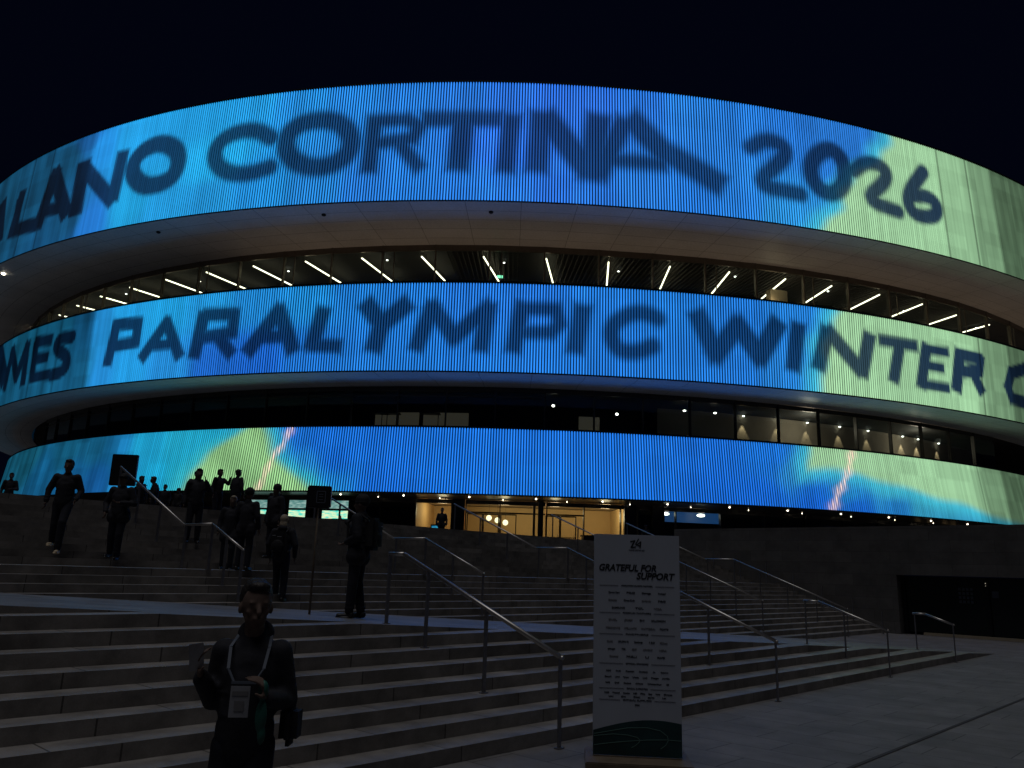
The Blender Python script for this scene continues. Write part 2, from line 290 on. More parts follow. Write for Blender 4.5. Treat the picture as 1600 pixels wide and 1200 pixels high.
CONTENT=[[(-48.3,5.58,14,88,132),(-41.1,5.93,15,92,140),(-37.0,7.15,15,98,150),(-35.1,1.74,16,95,150),(-34.9,8.55,20,105,190),(-32.8,1.05,22,110,205),(-32.6,7.15,18,130,215),(-30.2,7.15,16,150,225),(-28.8,1.57,12,150,215),(-27.2,8.02,15,150,225),(-25.6,0.7,18,145,218),(-22.6,8.2,15,148,222),(-21.9,4.01,16,165,235),(-21.4,1.05,20,140,215),(-19.0,8.55,18,150,228),(-17.9,1.22,18,135,220),(-15.5,8.2,22,135,225),(-13.3,0.87,25,125,215),(-11.3,8.37,24,125,225),(-10.6,0.7,28,115,220),(-7.8,8.2,25,115,218),(-7.2,0.52,25,115,220),(-4.3,8.2,28,108,215),(-3.9,0.52,28,112,220),(-0.9,8.37,30,100,215),(-0.7,3.84,33,100,225),(-0.6,0.7,30,110,220),(1.7,8.37,33,97,218),(1.8,0.7,32,100,215),(4.7,8.55,33,97,215),(4.7,0.87,30,105,215),(7.8,8.37,30,105,215),(7.6,1.22,30,112,215),(11.3,8.2,28,115,215),(11.0,0.52,25,110,215),(15.1,8.37,25,110,210),(14.6,0.52,28,115,215),(18.5,8.2,25,105,205),(17.3,0.0,33,135,215),(22.1,8.2,28,105,200),(39.3,1.74,33,97,58),(41.5,6.63,33,97,55)],[(-53.6,2.16,15,100,145),(-48.6,6.0,14,100,140),(-43.9,0.96,17,108,158),(-41.1,5.4,16,105,150),(-37.0,0.84,17,108,160),(-38.2,5.52,14,90,140),(-36.0,5.28,20,120,190),(-35.2,0.6,22,130,210),(-32.6,5.76,18,150,225),(-31.5,0.36,18,145,222),(-28.4,5.4,15,150,220),(-27.5,0.48,25,135,220),(-24.2,5.64,22,145,222),(-23.4,0.48,18,95,205),(-20.3,5.64,20,130,215),(-19.7,0.6,15,92,208),(-16.2,5.64,18,135,220),(-15.7,0.48,20,110,215),(-12.4,5.76,20,118,215),(-11.9,0.6,22,115,218),(-8.7,5.64,22,115,218),(-8.3,0.6,20,112,215),(-4.2,5.64,25,108,215),(-4.0,0.6,20,108,212),(0.2,5.76,26,105,212),(0.3,0.48,22,110,215),(4.6,5.76,24,112,215),(4.7,0.48,22,110,214),(10.0,5.76,22,112,212),(10.0,0.36,22,110,212),(14.8,5.64,22,108,208),(14.6,0.24,22,108,208),(18.3,5.76,25,115,208),(17.5,0.24,28,118,208),(40.4,4.92,60,92,78),(42.9,4.32,50,82,72)],[(-59.8,3.13,20,105,140),(-53.7,4.47,20,108,142),(-48.3,0.8,15,110,170),(-44.1,4.11,18,110,155),(-41.8,0.54,15,112,185),(-39.7,4.11,18,110,160),(-37.8,0.45,16,108,195),(-36.3,3.93,16,120,185),(-34.6,0.18,20,130,200),(-32.6,4.02,12,150,200),(-31.2,0.36,8,155,205),(-28.3,4.11,20,160,200),(-27.8,0.54,20,160,195),(-17.8,3.39,15,105,215),(-17.0,2.05,30,130,215),(-16.2,0.54,45,155,200),(-14.7,0.54,20,125,215),(-15.7,3.39,10,100,215),(-14.4,2.05,8,98,215),(-10.5,3.39,10,98,212),(-10.2,0.54,10,98,215),(-5.7,3.48,12,100,212),(-5.5,0.63,10,100,214),(1.4,3.66,15,100,212),(1.5,0.63,12,102,212),(8.6,3.75,14,98,208),(8.5,0.45,12,98,210),(14.7,3.84,14,95,205),(14.3,0.27,10,92,205),(19.0,3.66,14,100,205),(18.5,0.27,8,88,200),(21.5,2.23,40,130,195),(22.1,1.52,10,95,205),(22.3,0.18,6,85,200),(26.1,1.52,30,130,200),(26.5,0.18,8,88,200),(30.1,1.79,45,145,190),(30.4,0.45,25,115,195),(33.9,0.09,45,145,185)]]
LETW=[(6,30,66),(6,30,66)]
def chaikin(pl):
    if len(pl)<5 or (len(pl)==5 and pl[1][1]!=max(q[1] for q in pl[1:]) ) or len(pl)==5:return pl
    cl=pl[0]==pl[-1]
    for _ in range(2):
        o=[] if cl else [pl[0]]
        for a,b in zip(pl,pl[1:]):
            o+=[(a[0]*.75+b[0]*.25,a[1]*.75+b[1]*.25),(a[0]*.25+b[0]*.75,a[1]*.25+b[1]*.75)]
        o.append(o[0] if cl else pl[-1]);pl=o
    return pl
def content(k,u,h):
    u=np.asarray(u,float);h=np.asarray(h,float)
    P=np.array(CONTENT[k]);num=np.zeros(u.shape+(3,));den=np.zeros(u.shape)
    for (pu,ph,r,g,b) in P:
        w=1/((u-pu)**2*.8+(h-ph)**2*1.1+.6)**2.6
        num+=w[...,None]*lin((r,g,b));den+=w
    c=num/den[...,None]
    # soft picture grain that runs along the ring
    c=c*.93*(1+.05*np.sin(u*.83+h*.6+k)*np.sin(u*.31-h*.9)+.05*np.sin(u*2.1+1.3*k))[...,None]
    # pale green fields with a cyan fringe
    gr=lin((150,194,150));cy=lin((60,180,205))
    def lay(c,t,col):return c*(1-t[...,None])+col*t[...,None]
    sm=lambda x:np.clip(x,0,1)**2*(3-2*np.clip(x,0,1))
    wob=.5*np.sin(h*1.1+k)+.25*np.sin(h*2.7+u*.4)
    if k==0:e=u-(np.interp(h,[0,2.6,5.4,8.7],[19.6,21.7,24.2,26.8])+wob)
    elif k==1:e=u-(np.interp(h,[0,1.9,3.7,6],[19.8,20.5,21.1,21.8])+wob*.6)
    else:
        hb=np.interp(u,[22,24.5,27.3,30.8,38.3,42.2,46],[2.5,2.55,2.45,1.8,.9,.4,-.2]);e=np.minimum((u-22.2-wob*.4)*1.2,(h-hb+.10*np.sin(u*.9+1))*1.6)
        el=np.minimum(u-np.interp(h,[0,2.6,4.7],[-28.4,-26.0,-22.9])-wob*.5,np.interp(h,[0,1.2,2.5,4.7],[-15.2,-17.0,-18.6,-20.2])-u+wob*.4)
        c=lay(c,sm((el+1.7)/2.1)*.8,lin((50,175,190)));c=lay(c,sm((el+.1)/1.5),lin((138,188,128))*(1+.15*np.sin(h*1.4+u))[...,None])
    c=lay(c,sm((e+1.8)/2.2)*.85,cy);c=lay(c,sm((e+.1)/1.3),gr)
    e1,e2,e3=((31.9,35.2,38.0) if k==0 else (36.2,37.2,40.6) if k==1 else (41.,42.2,45.6))
    f=1-.20*(u>e1)-.30*sm((u-e2)/.3)-.28*sm((u-e3)/.5)
    f=f-.05*np.sin(u*5.1)*np.sin(h*.7+u)*(u>e1)
    c=c*np.clip(f,.2,1)[...,None]
    # the fields of the screen seen far round to the left are dimmer
    e4=(-34.2 if k==0 else -36.6 if k==1 else -36.)
    c=c*(1-.50*sm((e4-u)/.6+.5)*(1+.25*np.sin(u*2.3)*np.sin(h*.5+u*.7)))[...,None]
    # faint tone differences between the screen modules
    bi=np.floor(u/2.256).astype(int);bj=np.floor(h/1.05).astype(int);hs=np.abs(np.sin(bi*12.9898+bj*78.233+k*3.7)*43758.5453);hs=hs-np.floor(hs)
    amp=np.interp(u,[-38,-30,28,38],[.16,.05,.05,.13]);c=c*(1+amp*(hs-.5)*2)[...,None]
    if k<2:
        m=np.zeros(u.shape);blur=np.interp(u,[-36,-26,-16,10,20,30,40],[.22,.38,.55,.75,.5,.35,.25])*(.8 if k else 1)
        for wd,pl in STROKES[k]:
            rnd_=len(pl)>5;pl=chaikin(pl);us=[q[0] for q in pl]
            wd=wd*float(np.interp(sum(us)/len(us),[-45,-30,-18,12,24],[1.5,1.5,1.6,1.6,1.42]))*(1.12 if k else 1)+.05
            sel=(u>min(us)-2)&(u<max(us)+2)
            if not sel.any():continue
            uu,hh,bb=u[sel],h[sel],blur[sel];d=np.full(uu.shape,9.)
            for (a,b2),(c2,d2) in zip(pl,pl[1:]):
                vx,vy=c2-a,d2-b2;t=np.clip(((uu-a)*vx+(hh-b2)*vy)/(vx*vx+vy*vy+1e-9),0,1)
                L_=math.hypot(vx,vy)+1e-9
                if rnd_:d=np.minimum(d,np.hypot(uu-a-t*vx,hh-b2-t*vy))
                else:
                    al=((uu-a)*vx+(hh-b2)*vy)/L_;pe=np.abs((uu-a)*vy-(hh-b2)*vx)/L_;d=np.minimum(d,np.maximum(pe,np.maximum(-al,al-L_)+wd*.25))
            e=np.clip((wd+bb*.45-d)/(bb*1.15),0,1);e=e*e*(3-2*e);m[sel]=np.maximum(m[sel],e)
        m*=np.interp(u,[-36,-26,-14,0,12,22,32],[.96,.92,.88,.82,.82,.92,.97])
        dk=lin(LETW[k])
        dim=np.clip(c.sum(-1)/.8,.15,1)[...,None]
        c=c*(1-m[...,None])+dk*dim*m[...,None]
    else:
        for pl in [[(-18.3,4.5),(-18.7,3.39),(-19.5,2.32),(-20.0,0.89),(-20.4,-0.2)],[(27.0,4.6),(26.1,2.68),(24.9,1.25),(24.0,-0.2)]]:
            cu=np.interp(h,[q[1] for q in pl[::-1]],[q[0] for q in pl[::-1]])
            sp=.33+.12*np.sin(h*5);g=.95*np.exp(-((u-cu)/(sp*(.8 if pl[0][0]<0 else 1.05)))**2)*(.35+.65*np.sin(u*6.5+h*2.2)**2)
            c=c*(1-g[...,None]*.8)+g[...,None]*np.array([.85,.55,.46])
    # joints between facade fields
    for su in ([31.9,35.1,38.2,-39.5,-42.6] if k==0 else [37.0,-41.5,-46] if k==1 else [42.,-52]):
        c=c*(1-.55*np.exp(-((u-su)/.13)**2))[...,None]
    c=c*np.interp(u,[-70,-52,-38,-26,-12,0,15,28,40,55],[.50,.54,.62,.66,.88,.97,.94,.66,.56,.50])[...,None];c=c*.97+.03*c.mean(-1,keepdims=True)+c[...,2:]*np.array([0,.035,0])
    return np.clip(c,0,4)
def led_mat(name,gain,base):
    m,nt,p=newmat(name);a=nt.nodes.new('ShaderNodeVertexColor');a.layer_name='Col'
    nt.links.new(a.outputs[0],p.inputs['Emission Color']);p.inputs['Emission Strength'].default_value=gain
    p.inputs['Base Color'].default_value=(*base,1);p.inputs['Roughness'].default_value=.5;m.cycles.emission_sampling='NONE';return m
LEDM=led_mat('screen_tube',1.82,(.05,.055,.06));BACKS=[led_mat('screen_backing_glow',g,(.03,.035,.04)) for g in(.10,.13,.22)]  # backing glows faintly in place of tube light scattered in the gaps
def setcol(me,c):
    a=me.color_attributes.new('Col','FLOAT_COLOR','POINT');c=np.column_stack([c.reshape(-1,3),np.ones(len(c.reshape(-1,3)))]);a.data.foreach_set('color',c.astype(np.float32).ravel())
PITCHU=(.188,.196,.205)
for k,(lab) in enumerate(['topmost screen band reading MILANO CORTINA 2026','middle screen band reading GAMES PARALYMPIC WINTER','lowest screen band with green wedges and pale streaks']):
    H=ZT[k]-ZB[k]
    # solid ring body: outer backing, roof lip, inner face
    us=np.arange(-100,96,.45);nv=13
    rows=[(k,-.12+FLT[k]*j/(nv-1),ZB[k]+.03+(H-.06)*j/(nv-1)) for j in range(nv)]
    me=band_sheet(us,rows);hh=np.repeat(np.linspace(0,H,nv),len(us));setcol(me,content(k,np.tile(us,nv),hh))
    led=apart('screen_band',me,BACKS[k]);led['label']=lab
    uc=np.arange(-92,90,PITCHU[k]);nseg=int(H/.21);hv=np.linspace(0,H,nseg+1)
    rs=np.random.RandomState(k+5);bright=1+rs.uniform(-.10,.10,len(uc))
    U,Hh=np.meshgrid(uc,hv,indexing='ij');C=content(k,U,Hh)*bright[:,None,None]
    verts=[];cols=[]
    for du,off in ((-.047,-.055),(0,.04),(.047,-.055)):
        x,y=ringxy(uc+du,k,off);x2,y2=ringxy(uc+du,k,off+FLT[k]);f=(hv/H)[None,:]
        X=x[:,None]*(1-f)+x2[:,None]*f;Y=y[:,None]*(1-f)+y2[:,None]*f;Z=np.broadcast_to(ZB[k]+hv[None,:],X.shape)
        verts.append(np.stack([X,Y,Z],-1));cols.append(C)
    V=np.stack(verts,2);CC=np.stack(cols,2);ns=len(uc);nvv=nseg+1
    idx=np.arange(ns*nvv*3).reshape(ns,nvv,3)
    F=[]
    for c in (0,1):
        F.append(np.stack([idx[:,:-1,c],idx[:,:-1,c+1],idx[:,1:,c+1],idx[:,1:,c]],-1).reshape(-1,4))
    F=np.concatenate(F);me=bpy.data.meshes.new('slats');me.vertices.add(ns*nvv*3);me.vertices.foreach_set('co',V.reshape(-1,3).ravel())
    me.loops.add(len(F)*4);me.polygons.add(len(F));me.loops.foreach_set('vertex_index',F.ravel().astype(np.int32));me.polygons.foreach_set('loop_start',np.arange(0,len(F)*4,4,dtype=np.int32))
    me.update();setcol(me,CC);apart('light_tubes',me,LEDM,led)
    # plain metal skin on the far side of the building
    uf=np.linspace(96,PER-100,161);me=band_sheet(uf,[(k,-.1,ZB[k]),(k,-.1+FLT[k],ZT[k])]);apart('metal_skin',me,M['dark_metal'])
    # trims
    me=band_sheet(UN,[(k,.05,ZB[k]-.10),(k,.05,ZB[k]-.005)]);apart('bottom_trim',me,M['dark_metal'],led)
    me=band_sheet(UN,[(k,FLT[k]+.05,ZT[k]+.0),(k,FLT[k]+.05,ZT[k]+.12),(k,FLT[k]-.5,ZT[k]+.12),(k,FLT[k]-.5,ZT[k]-1.0)]);apart('top_trim',me,M['dark_metal'],led)
# soffits
G0=lambda u:np.interp(u,[8,42,60],[-7.,-5.55,-5.4])
me=band_sheet(UN,[(0,.05,ZB[0]-.1),(0,-3.5,ZB[0]-.1),(0,G0(UN)-.05,ZB[0]-.1)]);apart('soffit',me,M['soffit'])['label']='broad panelled soffit under the top band'
cv=[(1,.05,ZB[1]-.1),(1,-1.2,ZB[1]-.1),(1,-2.2,ZB[1]-.0),(1,-3.2,ZB[1]+.12),(1,-5.05,ZB[1]+.12)]
me=band_sheet(UN,cv);apart('soffit',me,M['soffit'])['label']='dim soffit under the middle band'
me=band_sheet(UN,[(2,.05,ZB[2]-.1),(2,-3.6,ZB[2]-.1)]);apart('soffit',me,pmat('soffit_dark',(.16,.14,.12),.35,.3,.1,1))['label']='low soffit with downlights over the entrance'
# roofs / ledges
me=band_sheet(UF,[(0,-.75,ZT[0]-.9),(0,-40,ZT[0]+1.2),(0,-72,ZT[0]+1.8)]);apart('roof',me,M['dark_metal'])
me=band_sheet(UF,[(1,-.3,ZT[1]-.7),(0,-7.1,ZT[1]-.7)]);apart('ledge',me,M['dark_metal'])
me=band_sheet(UF,[(2,-.8,ZT[2]-.8),(1,-5.1,ZT[2]-.8)]);apart('ledge',me,M['dark_metal'])
# unseen glowing strip added on the ledge to warm the soffit
me=band_sheet(np.arange(-24,60,1.),[(1,-3.0,ZT[1]-.55),(1,-2.75,ZT[1]-.55)])
bmx=bmesh.new();bmx.from_mesh(me);bpy.data.meshes.remove(me)
apart('soffit_fill_strip',bmx,emat('soffit_fill',(1,.68,.42),1.9))
# rear and inner walls of each storey, ceilings, floors
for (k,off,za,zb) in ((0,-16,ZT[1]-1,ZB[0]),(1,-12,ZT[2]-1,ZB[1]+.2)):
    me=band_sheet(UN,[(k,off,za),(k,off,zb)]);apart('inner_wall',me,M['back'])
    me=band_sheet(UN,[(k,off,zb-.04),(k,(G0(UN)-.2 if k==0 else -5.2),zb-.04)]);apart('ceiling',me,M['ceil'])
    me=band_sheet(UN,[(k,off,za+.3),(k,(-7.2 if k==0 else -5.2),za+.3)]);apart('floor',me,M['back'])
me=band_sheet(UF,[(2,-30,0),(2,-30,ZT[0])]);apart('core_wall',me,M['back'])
# ceiling battens behind the top glass
bm=bmesh.new()
for u in np.arange(-6,48,.42):
    if (u<3 and u>0) : continue
    a=rp3(u,0,float(G0(u))-.4,ZB[0]-.22);b=rp3(u,0,-13.5,ZB[0]-.22);c=(a+b)/2;d=b-a
    box(bm,c,(.06,d.length,.16),Matrix.Rotation(math.atan2(d.y,d.x)-math.pi/2,3,'Z'))
apart('ceiling_battens',bm,pmat('batten',(.07,.06,.05),.7))
# glazing bays
def bay(k,off,u0,u1,z0,z1,post=.16,depth=.28,mat='mullion',sub=False,head=.42,transom=None):
    o0_,o1_=(float(G0(u0)),float(G0(u1))) if k==0 else (off,off)
    a=rp3(u0,k,o0_,0);b=rp3(u1,k,o1_,0);d=b-a;L=d.length;ang=math.atan2(d.y,d.x);r=Matrix.Rotation(ang,3,'Z')
    bm=bmesh.new();mid=(a+b)/2
    box(bm,a+Vector((0,0,(z0+z1)/2)),(post*.55,depth,z1-z0),r)
    box(bm,mid+Vector((0,0,z1-head/2)),(L-post*.56,depth*.7,head),r)
    box(bm,mid+Vector((0,0,z0+.06)),(L-post*.56,depth*.7,.12),r)
    if sub:box(bm,mid+r@Vector((-L*.28,0,0))+Vector((0,0,(z0+z1-head)/2+.05)),(.05,.08,z1-z0-head-.14),r)
    if transom:box(bm,mid+Vector((0,0,transom)),(L-post*.56,depth*.4,.10),r)
    w=apart('window',bm,M[mat])
    bm=bmesh.new();box(bm,mid+Vector((0,0,(z0+z1-head)/2+.06)),(L-post*.6,.03,z1-z0-head-.14),r)
    apart('pane',bm,M['glass'],w)
for i,n in enumerate(range(-15,13)):
    u=2.0+4.35*n;bay(0,-7.0,u,u+4.35,ZT[1]-.7,ZB[0]-.1,sub=(i%2==0))
for n in range(-15,12):
    u=1.2+3.9*n;bay(1,-5.0,u,u+3.9,ZT[2]-.8,ZB[1]+.08,mat='frame',head=.30,transom=ZT[2]+2.55 if u<-2 else None)
# linear lamps hung inside the top glazing
for n in range(-12,11):
    u=-2.9+5.1*n-(0.6 if n>5 else 0)
    a=rp3(u,0,float(G0(u))-.6,ZB[0]-.72);t=Vector((14,131,a.z));d=(t-a).normalized();L=6.3+.5*math.sin(n*2.1)
    bm=bmesh.new();b=a+d*L;g1,g2=a.lerp(b,.0),a.lerp(b,.96)
    tube(bm,g1,g2,.055,.055,8)
    lamp=apart('linear_lamp',bm,M['bar'])
    for f in (.15,.85):
        bm=bmesh.new();tube(bm,a.lerp(b,f),a.lerp(b,f)+Vector((0,0,.56)),.006,.006,6);apart('hanger',bm,M['dark_metal'],lamp)
    if n%2==0:
        bm=bmesh.new();p=rp3(u+1.6,0,float(G0(u))-2.7-.6*math.sin(n),ZB[0]-.3);ball(bm,p,(.085,.085,.04),8);apart('spot_lamp',bm,M['spot'])
bm=bmesh.new();p=rp3(-1.6,0,-9.5,ZB[0]-1.5);box(bm,p,(.42,.05,.2));apart('exit_sign',bm,emat('exit_green',(.3,1,.5),1.6,nosample=True))
# cream column inside the top storey
bm=bmesh.new();p=rp3(23.0,0,-8.6,(ZT[1]+ZB[0])/2-.5);box(bm,p,(1.5,.6,ZB[0]-ZT[1]-1.2),Matrix.Rotation(.3,3,'Z'));apart('inner_column',bm,pmat('cream_column',(.55,.42,.26),.7))
bl=bpy.data.lights.new('glow','POINT');bl.energy=22;bl.color=(1,.72,.42);bl.shadow_soft_size=.3;o=bpy.data.objects.new('column_light',bl);COL.objects.link(o);o.location=rp3(22.0,0,-7.9,ZB[0]-2.2)
# lounge behind the middle glazing: rear wall with wall washers
me=band_sheet(np.arange(12,56,1.),[(1,-9.5,ZT[2]-1),(1,-9.5,ZB[1]+.1)]);apart('lounge_wall',me,M['midwall'])
for i,u in enumerate([20.5,24.2,27.6,31.6,35.4,40.6,43.2,47.]):
    l=bpy.data.lights.new('washer','SPOT');l.energy=130 if i not in(5,6) else 240;l.color=(1,.74,.42);l.spot_size=R(50);l.spot_blend=.35;l.shadow_soft_size=.05
    o=bpy.data.objects.new('washer_light',l);COL.objects.link(o);p=rp3(u,1,-9.25,ZB[1]-.22);o.location=p
    bm=bmesh.new();ball(bm,p+Vector((0,0,.18)),(.10,.10,.05),8)
    apart('spot_lamp',bm,M['spot'])
for u in (13.4,16.2):
    bm=bmesh.new();ball(bm,rp3(u,1,-7.,ZB[1]-.5),(.12,.12,.06),8);apart('spot_lamp',bm,M['spot'])
for u in (26,40):
    l=bpy.data.lights.new('lounge','POINT');l.energy=90;l.color=(1,.8,.55);l.shadow_soft_size=.5;o=bpy.data.objects.new('lounge_light',l);COL.objects.link(o);o.location=rp3(u,1,-7.5,ZB[1]-.7)
for u0,u1 in ((-13.6,-9.6),(-9.2,-5.2),(4.4,6.2)):
    bm=bmesh.new();a=rp3(u0,1,-8,0);b=rp3(u1,1,-8,0);d=b-a;box(bm,(a+b)/2+Vector((0,0,ZT[2]+.95)),(d.length,.1,1.9),Matrix.Rotation(math.atan2(d.y,d.x),3,'Z'));apart('glowing_wall_panel',bm,emat('wall_glow',(.5,.38,.24),.06,(.25,.2,.14),True))  # back wall panels glow faintly, dim room light put into their material
for (u,h) in ((2.0,2.9),(7.3,2.5)):
    bm=bmesh.new();ball(bm,rp3(u,1,-6.4,ZT[2]+h-.6),(.11,.11,.09),8);apart('spot_lamp',bm,M['spot'])
# entrance storey: lobby with warm light
k=2;zf,zc=TZ,ZB[2]-.12
def wallseg(name,u0,o0,u1,o1,z0,z1,mat,n=2):
    bm=bmesh.new();uvl=bm.loops.layers.uv.new('UVMap');a0=rp3(u0,2,o0,z0);a1=rp3(u1,2,o1,z0)
    quad(bm,uvl,[a0,a1,a1+Vector((0,0,z1-z0)),a0+Vector((0,0,z1-z0))],[(0,0),(4,0),(4,3),(0,3)]);return apart(name,bm,mat)
UL,UR=-8.6,8.9
me=band_sheet(np.arange(UL,UR+.1,1.25),[(2,-9.5,zf+.01),(2,-9.5,zc)]);apart('lobby_wall',me,M['warmwall'])
me=band_sheet(np.arange(-60,56,1.25),[(2,-3.7,zf+.01),(2,-12,zf+.01)]);apart('lobby_floor',me,M['lobfloor'])
me=band_sheet(np.arange(-60,56,1.25),[(2,-3.7,zc+.04),(2,-12,zc+.04)]);apart('lobby_ceiling',me,pmat('lobby_ceiling',(.45,.36,.25),.6))
wallseg('lobby_wall',UL,-3.7,UL,-9.5,zf,zc,M['warmwall']);wallseg('lobby_wall',UR,-3.7,UR,-9.5,zf,zc,M['warmwall']);wallseg('lobby_wall',-5.4,-6.2,-5.4,-9.5,zf,zc,M['warmwall'])
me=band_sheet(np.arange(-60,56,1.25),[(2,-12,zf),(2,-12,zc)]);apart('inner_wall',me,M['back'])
for u in (-7,-1.5,3,7.5):
    l=bpy.data.lights.new('lobby','POINT');l.energy=80;l.color=(1,.70,.36);l.shadow_soft_size=.35;o=bpy.data.objects.new('lobby_light',l);COL.objects.link(o);o.location=rp3(u,2,-6.3,zc-.6)
edges=[-14.6,-11.6,-8.6,-5.6,-4.5,-1.75,1.0,2.0,5.0,8.0,9.4,12.6,16.5,20.5,24.5,28.5,32.5,36.5,40.5,44.5,48.5]
for a,b in zip(edges,edges[1:]):
    bay(2,-3.5,a,b,zf,zc,mat='frame',head=.28,transom=(zf+2.55 if -5<a<5 else None),post=.3 if a in(-5.6,1.0) else .14)
for u in (-5.05,1.5,8.7,11.0):  # dark columns between the bays
    bm=bmesh.new();box(bm,rp3(u,2,-3.2,(zf+zc)/2),(.85 if u<0 or u>8 else .35,.5,zc-zf),Matrix.Rotation(.02,3,'Z'));apart('column',bm,M['dark_metal'])
for (u0,u1) in ((-4.4,-3.1),(-3.1,-1.8),(-1.7,-.4),(1.9,3.1),(3.1,4.4)):
    a=rp3(u0,2,-3.45,0);b=rp3(u1,2,-3.45,0);d=b-a;Lw=d.length;r=Matrix.Rotation(math.atan2(d.y,d.x),3,'Z');m_=(a+b)/2
    bm=bmesh.new()
    for sx in(-1,1):box(bm,m_+r@Vector((sx*(Lw/2-.04),0,0))+Vector((0,0,zf+1.25)),(.07,.07,2.45),r)
    box(bm,m_+Vector((0,0,zf+2.44)),(Lw-.16,.07,.08),r);box(bm,m_+Vector((0,0,zf+1.0)),(Lw-.16,.07,.06),r);box(bm,m_+Vector((0,0,zf+.06)),(Lw-.16,.07,.12),r)
    dr=apart('door',bm,M['dark_metal'])
    bm=bmesh.new();c=m_+r@Vector((Lw/2-.16,-.09,0));tube(bm,c+Vector((0,0,zf+.85)),c+Vector((0,0,zf+1.25)),.02,.02,8);apart('handle',bm,M['steel'],dr)
# downlights in the low soffit
for i,u in enumerate(np.arange(-14,50,2.5)):
    big=i%2==0;bm=bmesh.new();off=-1.2 if big else -2.6;r=.062 if big else .026
    ball(bm,rp3(u,2,off,ZB[2]-.12),(r,r,.05),8);apart('downlight',bm,M['spot'])
for u,off in ((-47,-1.0),(-13.5,-1.4),(-2,-1.4),(-27,-1.4)):
    bm=bmesh.new();ball(bm,rp3(u,0,off,ZB[0]-.14),(.16,.16,.10),10);apart('soffit_camera' if u>-40 else 'downlight',bm,M['dark_metal'] if u>-40 else M['spot'])
# pendant globes, information screen, counters
for i,(u,h) in enumerate(((-2.8,2.35),(-2.05,2.2),(-1.35,2.05))):
    t=empty('pendant_lamp',rp3(u,2,-6,zf+h));tag(t,['leftmost','middle','rightmost'][i]+' of the three round glowing pendant globes inside the entrance doors','pendant lamp','pendant globes inside the entrance')
    bm=bmesh.new();ball(bm,(0,0,0),.20,16);bobj('globe',bm,M['globe'],t,True)
    bm=bmesh.new();tube(bm,(0,0,.19),(0,0,zc-zf-h),.008,.008,6);bobj('cord',bm,M['dark_metal'],t)
t=empty('information_screen',rp3(-7.0,2,-4.6,zf));tag(t,'upright lit blue screen standing inside the left lobby window','screen')
bm=bmesh.new();box(bm,(0,0,.95),(.95,.12,1.5));box(bm,(0,0,.1),(.6,.4,.2));bobj('casing',bm,M['dark_metal'],t)
def screen_mat(name,ca,cb,st,scale=3):
    m,nt,p=newmat(name);tc=nt.nodes.new('ShaderNodeTexCoord');mp=nt.nodes.new('ShaderNodeMapping');mp.inputs['Scale'].default_value=(scale*.35,scale,scale*1.6);n=nt.nodes.new('ShaderNodeTexNoise');n.inputs['Scale'].default_value=2.2;n.inputs['Detail'].default_value=3
    nt.links.new(tc.outputs['Object'],mp.inputs[0]);nt.links.new(mp.outputs[0],n.inputs['Vector'])
    cr=nt.nodes.new('ShaderNodeValToRGB');cr.color_ramp.elements[0].position=.4;cr.color_ramp.elements[1].position=.6;cr.color_ramp.elements[0].color=(*ca,1);cr.color_ramp.elements[1].color=(*cb,1)
    nt.links.new(n.outputs[0],cr.inputs[0]);nt.links.new(cr.outputs[0],p.inputs['Emission Color']);p.inputs['Emission Strength'].default_value=st;p.inputs['Base Color'].default_value=(.02,.02,.02,1);m.cycles.emission_sampling='NONE';return m
bm=bmesh.new();box(bm,(0,-.07,.98),(.8,.02,1.25));bobj('display',bm,screen_mat('blue_display',(.01,.12,.25),(.05,.4,.55),1.0,4),t)
t=empty('reception_desk',rp3(6.7,2,-5.0,zf));tag(t,'dark boxy counter inside the right lobby window','counter')
bm=bmesh.new();box(bm,(0,0,.6),(2.6,.8,1.2),bev=.03);box(bm,(-1.9,.2,.45),(1.1,.7,.9),bev=.02);bobj('counter',bm,M['back'],t)
bm=bmesh.new();box(bm,(0,-.05,1.25),(2.8,1.0,.08),bev=.02);bobj('worktop',bm,M['dark_metal'],t)
for i,(u0,u1) in enumerate(((-22.9,-20.2),(-19.2,-17.6),(-16.2,-13.9))):
    a=rp3(u0,2,-2.6,0);b=rp3(u1,2,-2.6,0);d=b-a
    t=empty('menu_board',(a+b)/2+Vector((0,0,zf+1.7)),math.atan2(d.y,d.x));L_=d.length
    tag(t,['leftmost, widest','middle, narrowest','rightmost'][i]+' of the three blurred lit teal menu boards under the lowest band','menu board','teal menu boards under the lowest band')
    bm=bmesh.new();box(bm,(0,.05,.72),(L_,.10,1.5));bobj('frame',bm,M['dark_metal'],t)
    bm=bmesh.new();box(bm,(0,-.02,1.10),(L_-.1,.03,.55));bobj('upper_screen',bm,screen_mat('pale_board%d'%i,(.10,.28,.26),(.35,.55,.5),.8),t)
    bm=bmesh.new();box(bm,(0,-.02,.40),(L_-.1,.03,.55));bobj('lower_screen',bm,screen_mat('teal_board%d'%i,(.05,.8,.65),(.85,1,.6),.95),t)
t=empty('snack_counter',rp3(-15.9,2,-2.0,zf));tag(t,'low counter with a warm lit front below the rightmost teal menu board','counter')
bm=bmesh.new();box(bm,(0,0,.5),(2.4,.7,1.0),bev=.02);bobj('counter',bm,M['back'],t)
bm=bmesh.new()
for q in range(3):box(bm,(0,-.37,1.15+q*.13),(.9-.1*q,.04,.07))
bobj('lit_shelf',bm,emat('shelf_glow',(1,.72,.4),.9,nosample=True),t)
